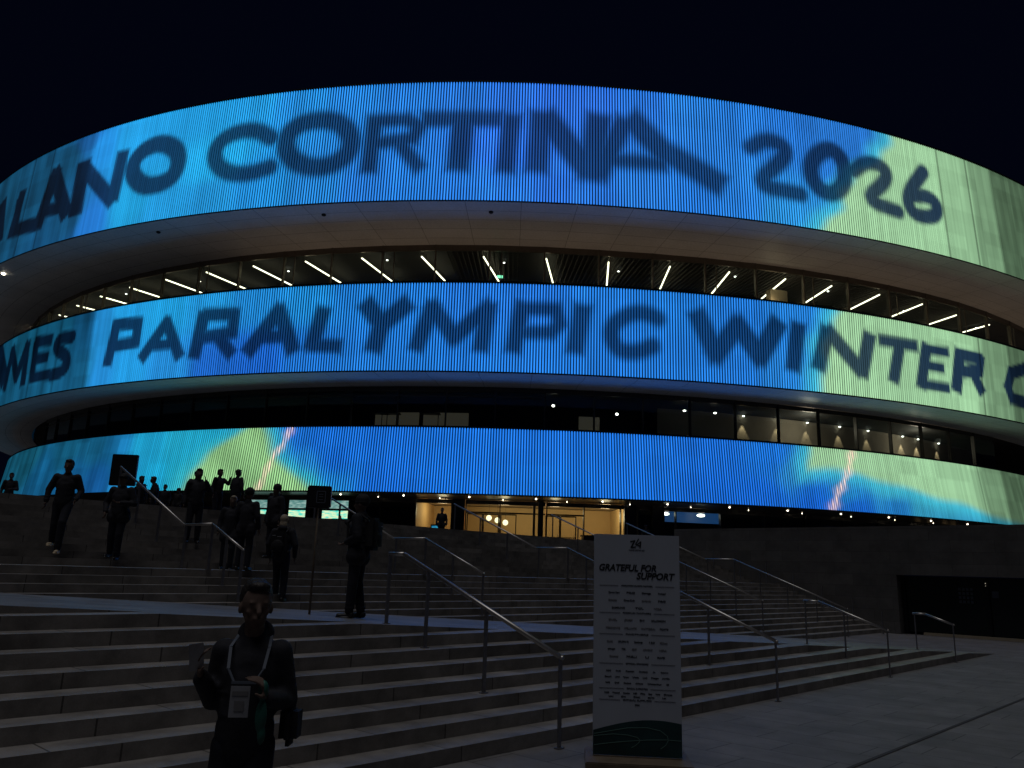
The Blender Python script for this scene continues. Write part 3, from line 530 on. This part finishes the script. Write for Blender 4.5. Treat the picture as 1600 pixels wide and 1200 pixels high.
# blue lit window and its two lamps on the right
t=rp3(14.5,2,-3.8,ZB[2]-.75);bm=bmesh.new();a=rp3(11.6,2,-5.5,0);b=rp3(17.8,2,-5.5,0);d=b-a;box(bm,(a+b)/2+Vector((0,0,ZB[2]-.62)),(d.length,.1,.75),Matrix.Rotation(math.atan2(d.y,d.x),3,'Z'))
apart('blue_wall_panel',bm,emat('blue_panel',(.03,.12,.32),.35,nosample=True))
for u in (12.2,15.4):
    bm=bmesh.new();ball(bm,rp3(u,2,-4.6,ZB[2]-.5),(.30,.2,.11),12);apart('wall_lamp',bm,M['spot'])
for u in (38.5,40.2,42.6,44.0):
    bm=bmesh.new();box(bm,rp3(u,2,-3.9,ZB[2]-.55),(.5,.1,.7),Matrix.Rotation(.5,3,'Z'));apart('glowing_reveal',bm,emat('amber_glow',(.8,.42,.18),.35,nosample=True))  # amber glow in the material stands for the lit interior
# ---------------------------------------------------------------- handrails
def handrail(s,pts,posts,label,group,rad=.027,mat='steel'):
    """pts: (d,z) along the rail; posts: d values"""
    o=SD(s,pts[0][0],surf(s,pts[0][0]));t=empty('handrail',o);tag(t,label,'handrail',group)
    bm=bmesh.new()
    P=[SD(s,d,z)-o for d,z in pts]
    for a,b in zip(P,P[1:]):cap(bm,a,b,rad,rad,12)
    bobj('rail',bm,M[mat],t,True)
    ds=[p[0] for p in pts];zs=[p[1] for p in pts];od=np.argsort(ds)
    for d in posts:
        z=float(np.interp(d,[ds[i] for i in od],[zs[i] for i in od]));b=surf(s,d)
        bm=bmesh.new();c=SD(s,d,(b+z)/2)-o;box(bm,c,(.055,.018,z-b-.02),Matrix.Rotation(SA,3,'Z'));box(bm,SD(s,d,b+.006)-o,(.10,.07,.012),Matrix.Rotation(SA,3,'Z'))
        bobj('post',bm,M['steel_post'],t)
G1='handrails on the lower steps';G2='handrails on the upper steps'
handrail(7.4,[(6.07,.96),(8.97,2.09),(9.30,2.09)],[6.09,7.3,8.43,9.28],'big near steel handrail running down behind the left side of the white totem',G1,.029)
handrail(12.98,[(6.12,.92),(8.25,1.76),(8.6,1.76)],[6.14,7.36,8.5],'steel handrail coming out from behind the right edge of the totem',G1,.028)
handrail(18.34,[(6.16,.93),(7.62,1.46),(7.95,1.46)],[6.18,7.07,7.93],'shorter steel handrail with three posts on the right lower steps',G1)
handrail(23.44,[(6.24,.92),(6.9,1.15),(7.2,1.15)],[6.26,7.17],'smallest handrail with two posts in front of the dark doorway',G1)
def upper(s,label,end):
    pts=[(end,0),(LD+.03,LZ+.92),(LD+LW+.0,LZ+.92),(TD+.15,TZ+.90)]
    pts[0]=(end,LZ+.92-(LD-end)*.385)
    posts=[end+.02,end+.02+(LD-end)*.5,LD+.0,LD+LW-.1,LD+LW+1.3,LD+LW+2.6,TD+.1]
    if LD-end>2.8:posts.insert(1,end+.02+(LD-end)*.25);posts.insert(3,end+.02+(LD-end)*.75)
    handrail(s,pts,posts,label,G2,.025)
upper(8.0,'leftmost upper handrail, rising behind the walking men to the top of the steps',14.56)
upper(13.8,'upper handrail right of the man holding the pole, bent over the landing',13.75)
upper(19.6,'upper handrail crossing in front of the lit lobby doors',12.95)
upper(25.0,'upper handrail reaching down to the right of the totem top',12.2)
upper(30.2,'rightmost and farthest upper handrail, beside the stone wall',11.5)
for i,d in enumerate((18.6,17.3,16.1,14.9,13.7,12.5,11.4)):
    bm=bmesh.new();b=surf(33.4,d);box(bm,(0,0,.43),(.035,.035,.86),Matrix.Rotation(SA,3,'Z'));box(bm,(0,0,.008),(.12,.12,.016),Matrix.Rotation(SA,3,'Z'))
    o=bobj('steel_post',bm,M['steel_post']);o.location=SD(33.4,d,b)
    tag(o,['topmost','second from the top','third from the top','middle','third from the bottom','second from the bottom','lowest'][i]+' of the slim posts against the stone wall','post','slim posts against the stone wall')
# ---------------------------------------------------------------- totem with the thank-you text
A=Vector((.966,8.982,0));B=Vector((1.888,8.905,0));mid=(A+B)/2;KW=(B-A).length;ang=math.atan2((B-A).y,(B-A).x);KH=2.335
kt=empty('information_totem',mid,ang);tag(kt,'tall white sponsor totem lettered GRATEFUL FOR SUPPORT on the paving','totem')
bm=bmesh.new();box(bm,(0,.05,KH/2+.04),(KW,.10,KH-.08),bev=.004);bobj('panel',bm,pmat('totem_white',(.38,.42,.50),.55,0,.04,3),kt)
bm=bmesh.new();box(bm,(0,.05,.03),(KW+.16,.75,.06),bev=.01);box(bm,(0,-.012,.0645),(KW-.02,.02,.012));bobj('base',bm,M['tan'],kt)
def text(parent,body,x,z,size,y=-.0022,shear=0,bold=0,mat=None,align='CENTER',name='lettering',width=None,ext=.0015):
    c=bpy.data.curves.new('t','FONT');c.body=body;c.size=size;c.shear=shear;c.offset=bold;c.align_x=align;c.extrude=ext;c.resolution_u=3
    o=bpy.data.objects.new('t',c);me=bpy.data.meshes.new_from_object(o);bpy.data.objects.remove(o)
    w=max((v.co.x for v in me.vertices),default=0)-min((v.co.x for v in me.vertices),default=0);s=(width/w if width and w else 1)
    me.transform(Matrix.Translation((x,y,z))@Matrix.Rotation(math.pi/2,4,'X')@Matrix.Diagonal((s,1,1,1)))
    me.materials.clear();return mesh_obj(name,me,mat or M['ink'],parent)
text(kt,'GRATEFUL FOR',-.415,1.945,.098,shear=.22,bold=.0032,align='LEFT',width=.62)
text(kt,'SUPPORT',-.005,1.862,.098,shear=.22,bold=.0032,align='LEFT',width=.415)
# emblem: three slanted brush strokes
bm=bmesh.new()
def stroke(bm,p,q,w,y=-.0025):
    a=Vector((p[0],y,p[1]));b=Vector((q[0],y,q[1]));d=b-a;box(bm,(a+b)/2,(d.length+w*.6,.003,w),Matrix.Rotation(-math.atan2(d.z,d.x),3,'Y'))
for p,q,w in (((-.065,2.262),(-.02,2.272),.013),((-.02,2.272),(-.058,2.20),.015),((-.062,2.198),(-.012,2.204),.013),((.022,2.292),(-.01,2.235),.011),((-.01,2.232),(.04,2.215),.011),((.045,2.262),(.038,2.198),.013),((.0,2.225),(.045,2.262),.011)):stroke(bm,p,q,w)
bobj('emblem',bm,M['ink'],kt)
text(kt,'MILANO CORTINA 2026',0,2.165,.017,mat=M['ink'],width=.17)
bm=bmesh.new();grey=pmat('grey_ink',(.16,.16,.17),.5)
def rule(z,cw):
    stroke(bm,(-.40,z),(-cw/2-.03,z),.0025);stroke(bm,(cw/2+.03,z),(.40,z),.0025)
rules=[(1.79,.34,'WORLDWIDE OLYMPIC PARTNERS'),(1.505,.30,'PREMIUM PARTNERS'),(1.285,.24,'PARTNERS'),(.985,.24,'OFFICIAL SPONSORS'),(.735,.22,'OFFICIAL SUPPORTERS'),(.62,.30,'OFFICIAL SUPPLIERS')]
for z,cw,tx in rules:rule(z,cw)
bobj('rule_lines',bm,grey,kt)
for z,cw,tx in rules:text(kt,tx,0,z-.007,.02,bold=.0004,width=cw,mat=M['ink'])
rows=[(1.715,[('Corona Cero',.12),('P&G',.09),('Omega',.10),('Intel',.08)]),(1.635,[('Deloitte',.09),('Coca-Cola',.12),('airbnb',.10),('P&G',.08)]),(1.555,[('SAMSUNG',.14),('TCL',.09),('VISA',.085)]),
 (1.43,[('ENEL',.09),('LEONARDO',.09),('ENI',.05),('SALOMON',.15)]),(1.345,[('FERROVIE',.15),('STELLANTIS',.13),('INTESA',.15),('POSTE',.09)]),
 (1.205,[('FAAC',.06),('GRUPPO FS',.11),('Esselunga',.09),('123',.06),('Kiko',.08)]),(1.13,[('technogym',.08),('TIM',.04),('GF',.05),('AIRWEAVE',.10),('HERA',.08)]),(1.055,[('Randstad',.09),('PIRELLI',.11),('U',.04),('MAPEI',.08)]),
 (.91,[('RDS',.05),('PwC',.05),('Fincantieri',.09),('Snaitech',.09),('A',.03),('Kassbohrer',.08)]),(.85,[('Bauli',.07),('UNI',.05),('Ticketone',.06),('Visit',.07),('Lub',.05),('Fiege',.08),('Airlife',.08)]),(.79,[('WE',.05),('OVS',.05),('Ottobock',.08),('Allianz',.08),('Winterthur',.15),('O',.03)]),
 (.69,[('RCS',.05),('Tiscali',.08),('Brembo',.07),('HSE',.04),('Fila',.05),('Sap',.04),('Volvo',.05),('Grana',.09)]),(.655,[('Levi',.05),('Gira',.05),('Sisal',.07),('Sparkle',.07),('Lux',.04)]),(.575,[('2026',.05)])]
for z,items in rows:
    n=len(items);tot=sum(w for _,w in items);gap=(.76-tot)/(n+1) if n<8 else (.78-tot)/(n+1);x=-.38+gap
    for tx,w in items:
        text(kt,tx,x,z-.008,.026 if z>1 else .019,bold=.0006,width=w,align='LEFT',mat=M['ink'] if (len(tx)%2 or z<1) else grey);x+=w+gap
# printed artwork at the foot: dark field with swept pale lines
bm=bmesh.new();top=[(-KW/2+.003+(KW-.006)*f,.31+.12*math.sin(math.pi*f*.72)) for f in np.linspace(0,1,24)]
vs=[bm.verts.new((x,-.0015,z)) for x,z in top]+[bm.verts.new((KW/2-.003,-.0015,.075)),bm.verts.new((-KW/2+.003,-.0015,.075))];bm.faces.new(vs[::-1]);bobj('artwork',bm,M['teal'],kt)
bm=bmesh.new()
def sweep(pts,w):
    for a,b in zip(pts,pts[1:]):stroke(bm,a,b,w,-.0035)
sweep([(-.45,.275),(-.3,.305),(-.1,.345),(.1,.355),(.24,.33),(.31,.28),(.32,.24),(.29,.19),(.24,.155)],.006)
sweep([(-.45,.255),(-.25,.28),(-.1,.275),(0,.255),(.03,.23),(.01,.20),(-.03,.17),(-.06,.155)],.006)
sweep([(-.45,.165),(-.3,.19),(-.1,.215),(.1,.235),(.3,.245),(.45,.24)],.006)
bobj('artwork_lines',bm,pmat('pale_print',(.10,.20,.18),.5),kt)
# ---------------------------------------------------------------- people
BS=bpy.data.scenes.new('workbench')
def bake(bm,voxel,mat,name,parent=None,smooth=2,loc=None,rz=0):
    me=bpy.data.meshes.new(name);bm.to_mesh(me);bm.free();o=bpy.data.objects.new(name,me);BS.collection.objects.link(o)
    m=o.modifiers.new('r','REMESH');m.mode='VOXEL';m.voxel_size=voxel
    if smooth:
        s=o.modifiers.new('s','SMOOTH');s.factor=.6;s.iterations=smooth
    
    with bpy.context.temp_override(scene=BS,view_layer=BS.view_layers[0]):
        dg=bpy.context.evaluated_depsgraph_get();dg.update();m2=bpy.data.meshes.new_from_object(o.evaluated_get(dg))
    bpy.data.objects.remove(o);bpy.data.meshes.remove(me)
    m2.materials.clear();return mesh_obj(name,m2,mat,parent,True)
V3=Vector
def person(label,loc,rz,h=1.75,pose=None,vox=.02,group=None,jacket='cloth',trouser='trouser',shoe='shoe',hair='hair',hood=False,hat=None,coat=0.,fine=False,bulk=1.,turn=0.,extra=None):
    """faces local -Y; x>0 is the figure's left hand side"""
    J=dict(pel=V3((0,0,.93)),chest=V3((0,0,1.22)),neck=V3((0,.01,1.44)),head=V3((0,-.01,1.60)),
      shL=V3((.18,0,1.39)),shR=V3((-.18,0,1.39)),elL=V3((.25,.02,1.12)),elR=V3((-.25,.02,1.12)),wrL=V3((.26,-.06,.88)),wrR=V3((-.26,-.06,.88)),
      hipL=V3((.09,0,.90)),hipR=V3((-.09,0,.90)),knL=V3((.10,-.02,.49)),knR=V3((-.10,-.02,.49)),anL=V3((.11,.02,.085)),anR=V3((-.11,.02,.085)))
    for k_,v in (pose or {}).items():
        if k_ in J:J[k_]=V3(v)
    sit=(pose or {}).get('dz',0)
    k=h/1.73;seg=14 if vox<.02 else 10
    B=bmesh.new()
    cap(B,J['pel'],J['chest'],.115,.12,seg);cap(B,J['hipL'],J['hipR'],.085,.085,seg);cap(B,J['chest'],J['neck']-V3((0,0,.07)),.12,.07,seg);[cap(B,J['neck']-V3((0,0,.09)),J['sh'+S],.06,.052,seg) for S in 'LR']
    cap(B,J['neck']-V3((0,0,.06)),J['head']-V3((0,-.01,.06)),.055,.052,seg)
    tr=Matrix.Rotation(turn,3,'Z');H=J['head']
    hp=lambda x,y,z:H+tr@V3((x,y,z))
    ball(B,H+V3((0,0,.025)),(.078,.096,.105),18,tr);ball(B,hp(0,-.018,-.055),(.058,.070,.065),14,tr);ball(B,hp(0,-.055,-.095),(.03,.026,.022),10,tr)
    cap(B,hp(0,-.092,.012),hp(0,-.108,-.028),.010,.016,8)
    for sx in(-1,1):
        ball(B,hp(sx*.080,.005,-.01),(.012,.022,.032),8,tr);ball(B,hp(sx*.032,-.082,.022),(.018,.012,.007),8,tr);ball(B,hp(sx*.038,-.062,-.025),(.022,.018,.022),8,tr)
    ball(B,hp(0,-.088,-.055),(.024,.012,.006),8,tr);ball(B,hp(0,-.086,-.065),(.02,.012,.006),8,tr)
    for S in 'LR':
        sg=1 if S=='L' else -1
        cap(B,J['sh'+S],J['el'+S],.048,.040,seg);cap(B,J['el'+S],J['wr'+S],.038,.026,seg)
        cap(B,J['hip'+S],J['kn'+S],.082,.055,seg);cap(B,J['kn'+S],J['an'+S],.052,.036,seg)
        f=J['an'+S];cap(B,f+V3((0,.03,-.04)),f+V3((sg*.02,-.14,-.055)),.035,.026,8)
        w=J['wr'+S];fd=(w-J['el'+S]).normalized()
        hd=(pose or {}).get('hand'+S);hd=V3(hd).normalized() if hd else fd
        side=V3((0,-1,0)) if abs(hd.y)<.7 else V3((-sg,0,0));side=(side-hd*side.dot(hd)).normalized();nrm=hd.cross(side)*(-sg)
        pc=w+hd*.05;q=Matrix((side,nrm,hd)).transposed()
        ball(B,pc,(.040,.016,.052),10,q)
        curl=(pose or {}).get('curl'+S,.35)
        for fi in range(4):
            b=w+hd*.088+side*(.030-.020*fi);ln=(.034,.040,.037,.028)[fi];p=b;dirn=hd.copy()
            for jn in range(3):
                dirn=(dirn+nrm*curl*(1+.15*fi)).normalized();q2=p+dirn*ln*(1,.75,.6)[jn];cap(B,p,q2,.0088-.0008*jn,.0082-.0008*jn,6);p=q2
        tb=w+hd*.03+side*.03;t1=tb+(hd*.6+side*.75+nrm*.3).normalized()*.035;t2=t1+(hd*.85+nrm*(.25+curl)).normalized()*.03;cap(B,tb,t1,.0125,.010,6);cap(B,t1,t2,.010,.0085,6)
    B.transform(Matrix.Scale(k,4));body=bake(B,vox,M['skin'],'person',smooth=4 if fine else 2);body.location=loc;body.rotation_euler=(0,0,rz)
    tag(body,label,'person',group)
    # jacket
    T=bmesh.new();bk=bulk;ball(T,V3((0,0,1.10)),(.170*bk,.140*bk,.17),seg);ball(T,V3((0,0,.99)),(.172*bk,.145*bk,.13),seg)
    cap(T,J['pel']+V3((0,0,-.02)),J['chest'],.148*bk,.150*bk,seg);ball(T,J['chest']+V3((0,0,.02)),(.180*bk,.135*bk,.18),seg);ball(T,J['pel']+V3((0,0,.02)),(.170*bk,.135*bk,.14),seg)
    cap(T,J['chest']+V3((0,0,.08)),J['neck']-V3((0,0,.05)),.13*bk,.085,seg);[cap(T,J['neck']-V3((0,0,.075)),J['sh'+S]-V3((0,0,.01)),.078,.068*bk,seg) for S in 'LR'];cap(T,J['neck']-V3((0,0,.06)),J['neck']+V3((0,.01,.005)),.080,.074,seg)
    if coat:
        for S in 'LR':cap(T,J['hip'+S],J['hip'+S].lerp(J['kn'+S],coat),.125*bk,.135*bk,seg)
    for S in 'LR':
        cap(T,J['sh'+S],J['el'+S],.073*bk,.062*bk,seg);cap(T,J['el'+S],J['el'+S].lerp(J['wr'+S],.93),.060*bk,.044,seg)
        a,b=J['el'+S],J['sh'+S]
        if fine:
            for f in (.2,.42,.68):ball(T,a.lerp(b,f),(.071*bk,.066*bk,.012),12)
            for f in(.25,.55,.8):ball(T,a.lerp(J['wr'+S],f),(.056,.060,.013),12)
    if hood:ball(T,J['neck']+V3((0,.055,.02)),(.10,.07,.075),seg)
    if fine:
        for z_ in (.95,1.06,1.17):ball(T,V3((0,-.0,z_)),(.172*bk,.150*bk,.014),16)
    T.transform(Matrix.Scale(k,4));bake(T,vox if not fine else .014,M[jacket],'jacket',body,2)
    # trousers
    T=bmesh.new();cap(T,J['hipL'],J['hipR'],.098,.098,seg);cap(T,J['pel']-V3((0,0,.06)),J['pel']+V3((0,0,.05)),.11,.11,seg)
    for S in 'LR':
        cap(T,J['hip'+S],J['kn'+S],.096,.074,seg);an=J['an'+S]+V3((0,0,.02));cap(T,J['kn'+S],an,.078,.062,seg)
        if fine:
            for f in(.5,.75,.9):ball(T,J['kn'+S].lerp(an,f),(.074,.076,.014),12)
    T.transform(Matrix.Scale(k,4));bake(T,max(vox,.016),M[trouser],'trousers',body,2)
    for S in 'LR':
        T=bmesh.new();f=J['an'+S];sg=1 if S=='L' else -1
        ball(T,f+V3((0,.02,-.035)),(.046,.062,.05),12);cap(T,f+V3((0,.0,-.045)),f+V3((sg*.02,-.15,-.052)),.042,.034,10);ball(T,f+V3((sg*.012,-.07,-.072)),(.052,.135,.014),12)
        T.transform(Matrix.Scale(k,4));bake(T,max(.009,vox*.7),M[shoe],'shoe',body,1)
    T=bmesh.new()
    if hat=='cap':
        ball(T,hp(0,.01,.055),(.094,.112,.092),16,tr);ball(T,hp(0,-.115,.06),(.06,.055,.010),12,tr);nm='cap'
    elif hat=='beanie':
        ball(T,hp(0,.015,.058),(.096,.114,.105),16,tr);ball(T,hp(0,.012,.03),(.100,.117,.028),16,tr);nm='beanie'
    else:
        ball(T,hp(0,.028,.050),(.088,.098,.100),16,tr);ball(T,hp(0,-.05,.105),(.062,.05,.03),12,tr);ball(T,hp(0,.07,-.02),(.062,.045,.07),12,tr);nm='hair'
        if hair=='palehair' or hat=='long':
            ball(T,hp(0,.06,-.06),(.085,.06,.11),12,tr)
    T.transform(Matrix.Scale(k,4));bake(T,.009 if fine else .014,M['cloth2' if hat in('cap','beanie') else hair],nm,body,1)
    return body,J,k
def backpack(body,J,k,mat='cloth2',reflect=True):
    b=bmesh.new();c=V3((0,.21,1.18))*k;box(b,c,(.32*k,.18*k,.46*k),bev=.06);ball(b,c+V3((0,.07,-.08)),(.13,.06,.13),12)
    for sx in(-1,1):
        pts=[V3((sx*.11,.14,1.38)),V3((sx*.12,.0,1.47)),V3((sx*.13,-.145,1.33)),V3((sx*.15,-.13,1.1)),V3((sx*.16,.10,.98))]
        for p,q in zip(pts,pts[1:]):cap(b,p*k,q*k,.018,.018,8)
    bp=bobj('backpack',b,M[mat],None,False);bp.parent=body
    if reflect:
        b=bmesh.new();box(b,c+V3((-.05,.15,.10)),(.09,.004,.012));box(b,c+V3((.06,.15,.12)),(.07,.004,.012));bobj('reflective_strip',b,M['white'],bp)
    return bp
# foreground man
fm,J,k=person('man in a dark jacket at the front, white badge on a lanyard',(-1.39,4.66,0),R(8),1.80,
  dict(hipL=(.068,0,.90),hipR=(-.068,0,.90),shR=(-.145,0,1.37),shL=(.145,0,1.37),elR=(-.185,.03,1.12),wrR=(-.215,-.17,1.26),handR=(-.15,-.35,1),curlR=.55,elL=(.20,.04,1.12),wrL=(.115,-.19,1.16),handL=(-.15,-.35,.75),curlL=.7,
  knL=(.09,-.10,.50),knR=(-.10,.0,.49),anL=(.09,-.06,.09),anR=(-.11,.10,.10),head=(.0,-.03,1.60)),vox=.0075,jacket='cloth',fine=True,bulk=.89,coat=.0,turn=R(18),hood=True)
def child(name,bm,mat,parent,smooth=False):return bobj(name,bm,mat,parent,smooth)
b=bmesh.new()
for sx in(-1,1):
    pts=[V3((sx*.085,.05,1.45)),V3((sx*.098,-.09,1.40)),V3((sx*.088,-.155,1.30)),V3((sx*.05,-.175,1.235))]
    for p,q in zip(pts,pts[1:]):
        box(b,(p+q)/2*k,((.016),.004,(q-p).length*k*1.04),(q-p).to_track_quat('Z','Y').to_matrix())
box(b,V3((0,-.185,1.235))*k,(.125,.004,.014))
lan=child('lanyard',b,M['strap'],fm)
b=bmesh.new();box(b,V3((-.01,-.196,1.145))*k,(.100,.004,.155),bev=.001);bd=child('badge',b,M['white'],lan)
b=bmesh.new();box(b,V3((-.01,-.200,1.185))*k,(.08,.002,.022));box(b,V3((-.01,-.200,1.125))*k,(.05,.002,.05));child('badge_print',b,grey,bd)
t=empty('phone',fm.matrix_basis@(V3((-.232,-.24,1.36))*k));tag(t,'slim dark phone held up in the right hand of the front man','phone')
b=bmesh.new();box(b,(0,0,0),(.072,.009,.148),Matrix.Rotation(R(20),3,'X')@Matrix.Rotation(R(25),3,'Z'),bev=.003);bobj('case',b,M['steel_post'],t)
b=bmesh.new();box(b,(0,.006,0),(.064,.004,.136),Matrix.Rotation(R(20),3,'X')@Matrix.Rotation(R(25),3,'Z'));bobj('screen',b,M['back'],t)
b=bmesh.new();ball(b,(0,0,-.03),(.032,.028,.09),14);ball(b,(.01,0,-.12),(.022,.022,.05),12);ball(b,(0,0,.1),(.03,.03,.05),10)
o=bake(b,.01,M['green'],'folded_bag',None,2);o.location=fm.matrix_basis@(V3((.105,-.22,1.11))*k);tag(o,'crumpled green bag hanging from the left hand of the front man','bag')
b=bmesh.new();box(b,(0,0,0),(.10,.18,.22),bev=.04);sb=empty('shoulder_bag',fm.matrix_basis@(V3((.225,.06,1.0))*k));bobj('pouch',b,M['cloth2'],sb);tag(sb,'black shoulder bag hanging at the left hip of the front man','bag')
b=bmesh.new()
pts=[V3((.0,.0,.12)),V3((-.05,-.05,.28)),V3((-.11,-.10,.40))]
for p,q in zip(pts,pts[1:]):cap(b,p,q,.012,.012,8)
bobj('strap',b,M['cloth2'],sb)
# walking men on the steps
person('man in a padded jacket and pale shoes walking down the left steps',(-8.91,16.19,surf(5.65,17.59)-.0),R(12),1.80,
  dict(elR=(-.29,.0,1.14),wrR=(-.29,-.06,.90),elL=(.27,.05,1.14),wrL=(.24,-.12,.95),knL=(.08,-.16,.53),anL=(.06,-.14,.02),knR=(-.10,.02,.50),anR=(-.13,.12,.16)),vox=.013,shoe='paleshoe',fine=True,bulk=1.02)
person('stout man in a dark coat walking down between the padded-jacket man and the handrail',(-7.97,16.62,surf(6.61,17.3)),R(0),1.74,
  dict(elR=(-.29,.0,1.12),wrR=(-.22,-.14,.93),elL=(.28,.0,1.12),wrL=(.10,-.24,1.12),knL=(.09,-.08,.50),anL=(.08,-.04,.07),knR=(-.10,.0,.49),anR=(-.12,.08,.12)),vox=.013,fine=True,bulk=1.08,hat='cap',coat=.15)
# man holding the sign pole
mh,J,k=person('man with a backpack standing on the ramp with one arm out holding a pole',(-2.38,13.16,ramp_z(7.9)),R(-100),1.93,
  dict(elR=(-.22,-.12,1.22),wrR=(-.34,-.36,1.38),handR=(-.1,-.95,.2),curlR=.7,elL=(.23,.05,1.13),wrL=(.12,-.16,1.05),anL=(.08,-.05,.085),anR=(-.09,.06,.085)),vox=.011,fine=True,bulk=1.08,hat='beanie',coat=.12)
backpack(mh,J,k)
def sign_on_pole(loc,zb,zt,w,h,label,rz=0):
    t=empty('sign_on_pole',loc,rz);tag(t,label,'sign')
    b=bmesh.new();tube(b,(0,0,.0),(0,0,zt-h*.5),.019,.019,12);bobj('pole',b,M['tan'],t,True)
    b=bmesh.new();box(b,(0,0,zt-h/2),(w,.16,h),bev=.02);bx_=bobj('sign_box',b,M['dark_metal'],t)
    b=bmesh.new()
    for p,q in (((-.07,.09),(.07,.09)),((.07,.09),(.07,-.10)),((.07,-.10),(-.07,-.10)),((-.07,-.10),(-.07,.09))):
        a_=V3((p[0]+.04,-.083,zt-h/2+p[1]));c_=V3((q[0]+.04,-.083,zt-h/2+q[1]));d_=c_-a_;box(b,(a_+c_)/2,(abs(d_.x)+.012,.004,abs(d_.z)+.012))
    for z_ in(.04,0,-.05):box(b,V3((.04,-.083,zt-h/2+z_)),(.07,.004,.012))
    bobj('sign_mark',b,M['teal' if w>.6 else 'strap'],bx_);return t
sign_on_pole((-3.2,13.63,ramp_z(7.71)),0,2.10,.40,.37,'small dark box sign on a pale pole held by the man on the ramp',R(5))
sign_on_pole((-14.2,29.5,TZ),0,2.38,.92,1.15,'wide dark board sign behind the stout man at the top of the steps',R(3))
# people further up
p5,J,k=person('person with a hood and backpack walking up the steps behind the front man',(-4.58,16.65,surf(8.96,14.76)),R(176),1.72,dict(knL=(.09,-.10,.52),anL=(.09,-.10,.14),elL=(.28,.02,1.13),elR=(-.28,.02,1.13)),vox=.016,hood=True,hair='palehair',bulk=1.04)
backpack(p5,J,k)
person('tall dark figure on the landing just left of the hooded person',(-5.56,17.3,LZ),R(170),1.72,None,.018,hat='beanie',bulk=1.0,coat=.2)
person('fair-haired person coming down beside the tall dark figure',(-6.2,18.2,surf(9.1,17.1)+.0),R(10),1.62,dict(knL=(.09,-.08,.50),anL=(.08,-.05,.06)),.018,hair='palehair',bulk=1.05,coat=.4)
far=[('person with one arm raised at the top of the steps, left of the fair-haired one',(-10.1,28.0),R(60),1.78,dict(elL=(.26,-.15,1.25),wrL=(.2,-.3,1.45),handL=(0,-.5,1)),None,'cloth2'),
('tall person with hat standing against the green part of the lowest band',(-11.3,29.0),R(20),1.80,dict(elL=(.26,-.1,1.2),wrL=(.12,-.25,1.35)),'cap','cloth'),
('leaning figure beside the leftmost handrail top, in front of the cyan screen',(-13.5,30.7),R(-70),1.75,dict(head=(.0,-.10,1.57),neck=(0,-.05,1.42),wrR=(-.2,-.3,1.2)),None,'cloth'),
('small far figure directly right of the wide board sign',(-14.6,31.9),R(40),1.70,None,'beanie','cloth2'),
('short far figure to the right of the leaning figure',(-13.5,31.6),R(10),1.52,None,None,'cloth'),
('short figure close to the left side of the tall person with the hat',(-12.3,30.0),R(-20),1.25,None,'beanie','cloth2'),
('bulky figure at the far left end of the terrace',(-19.4,31.3),R(30),1.75,dict(wrL=(.05,-.25,1.1),elL=(.26,-.05,1.1)),None,'cloth'),
('figure standing in front of the teal menu boards',(-9.6,33.2),R(15),1.75,None,'beanie','cloth2'),
('dark figure between the handrail and the leftmost menu board',(-9.2,27.2),R(150),1.70,None,None,'cloth'),
('figure standing by the dark lobby column left of the three globes',(-3.5,43.),R(0),1.80,None,None,'cloth2'),
('figure with raised elbow on the upper steps just left of the fair-haired person',(-7.35,19.0),R(25),1.74,dict(elL=(.27,-.1,1.22),wrL=(.14,-.22,1.45),handL=(-.3,-.3,.9)),None,'cloth'),
('broad figure on the upper steps directly behind the hooded person with the backpack',(-5.7,19.8),R(-35),1.78,None,'beanie','cloth'),
('slight figure near the top of the steps left of the leftmost menu board',(-10.9,30.0),R(100),1.66,None,None,'cloth2'),
('figure on the terrace just above the middle of the leftmost upper handrail',(-14.0,30.6),R(75),1.72,dict(elR=(-.26,-.1,1.18),wrR=(-.16,-.28,1.3)),None,'cloth'),
('figure standing at the end of the stone wall, right of the lobby',(8.9,52.),R(20),1.80,None,'cap','cloth2')]
for i,(lb,xy,rz,h,ps,ht,jk) in enumerate(far):
    x,y=xy;person(lb,(x,y,at(x,y)),rz,h,ps,.024,group=None,hat=ht,jacket=jk,bulk=.98+.06*(i%3),coat=.15*(i%2))
for i,(u,) in enumerate(((-12.6,),(-11.6,),(-8.2,))):
    p=rp3(u,1,-6.4,ZT[2]-.45);t=empty('bar_table',p);tag(t,['leftmost','middle','rightmost'][i]+' of the dark high tables behind the middle glazing','table','high tables behind the middle glazing')
    b=bmesh.new();box(b,(0,0,1.95),(1.5,.7,.06),bev=.02);bobj('table_top',b,M['dark_metal'],t)
    for sx in(-.6,.6):
        b=bmesh.new();tube(b,(sx,0,0),(sx,0,1.92),.03,.03,8);bobj('leg',b,M['dark_metal'],t)

bpy.data.scenes.remove(BS)
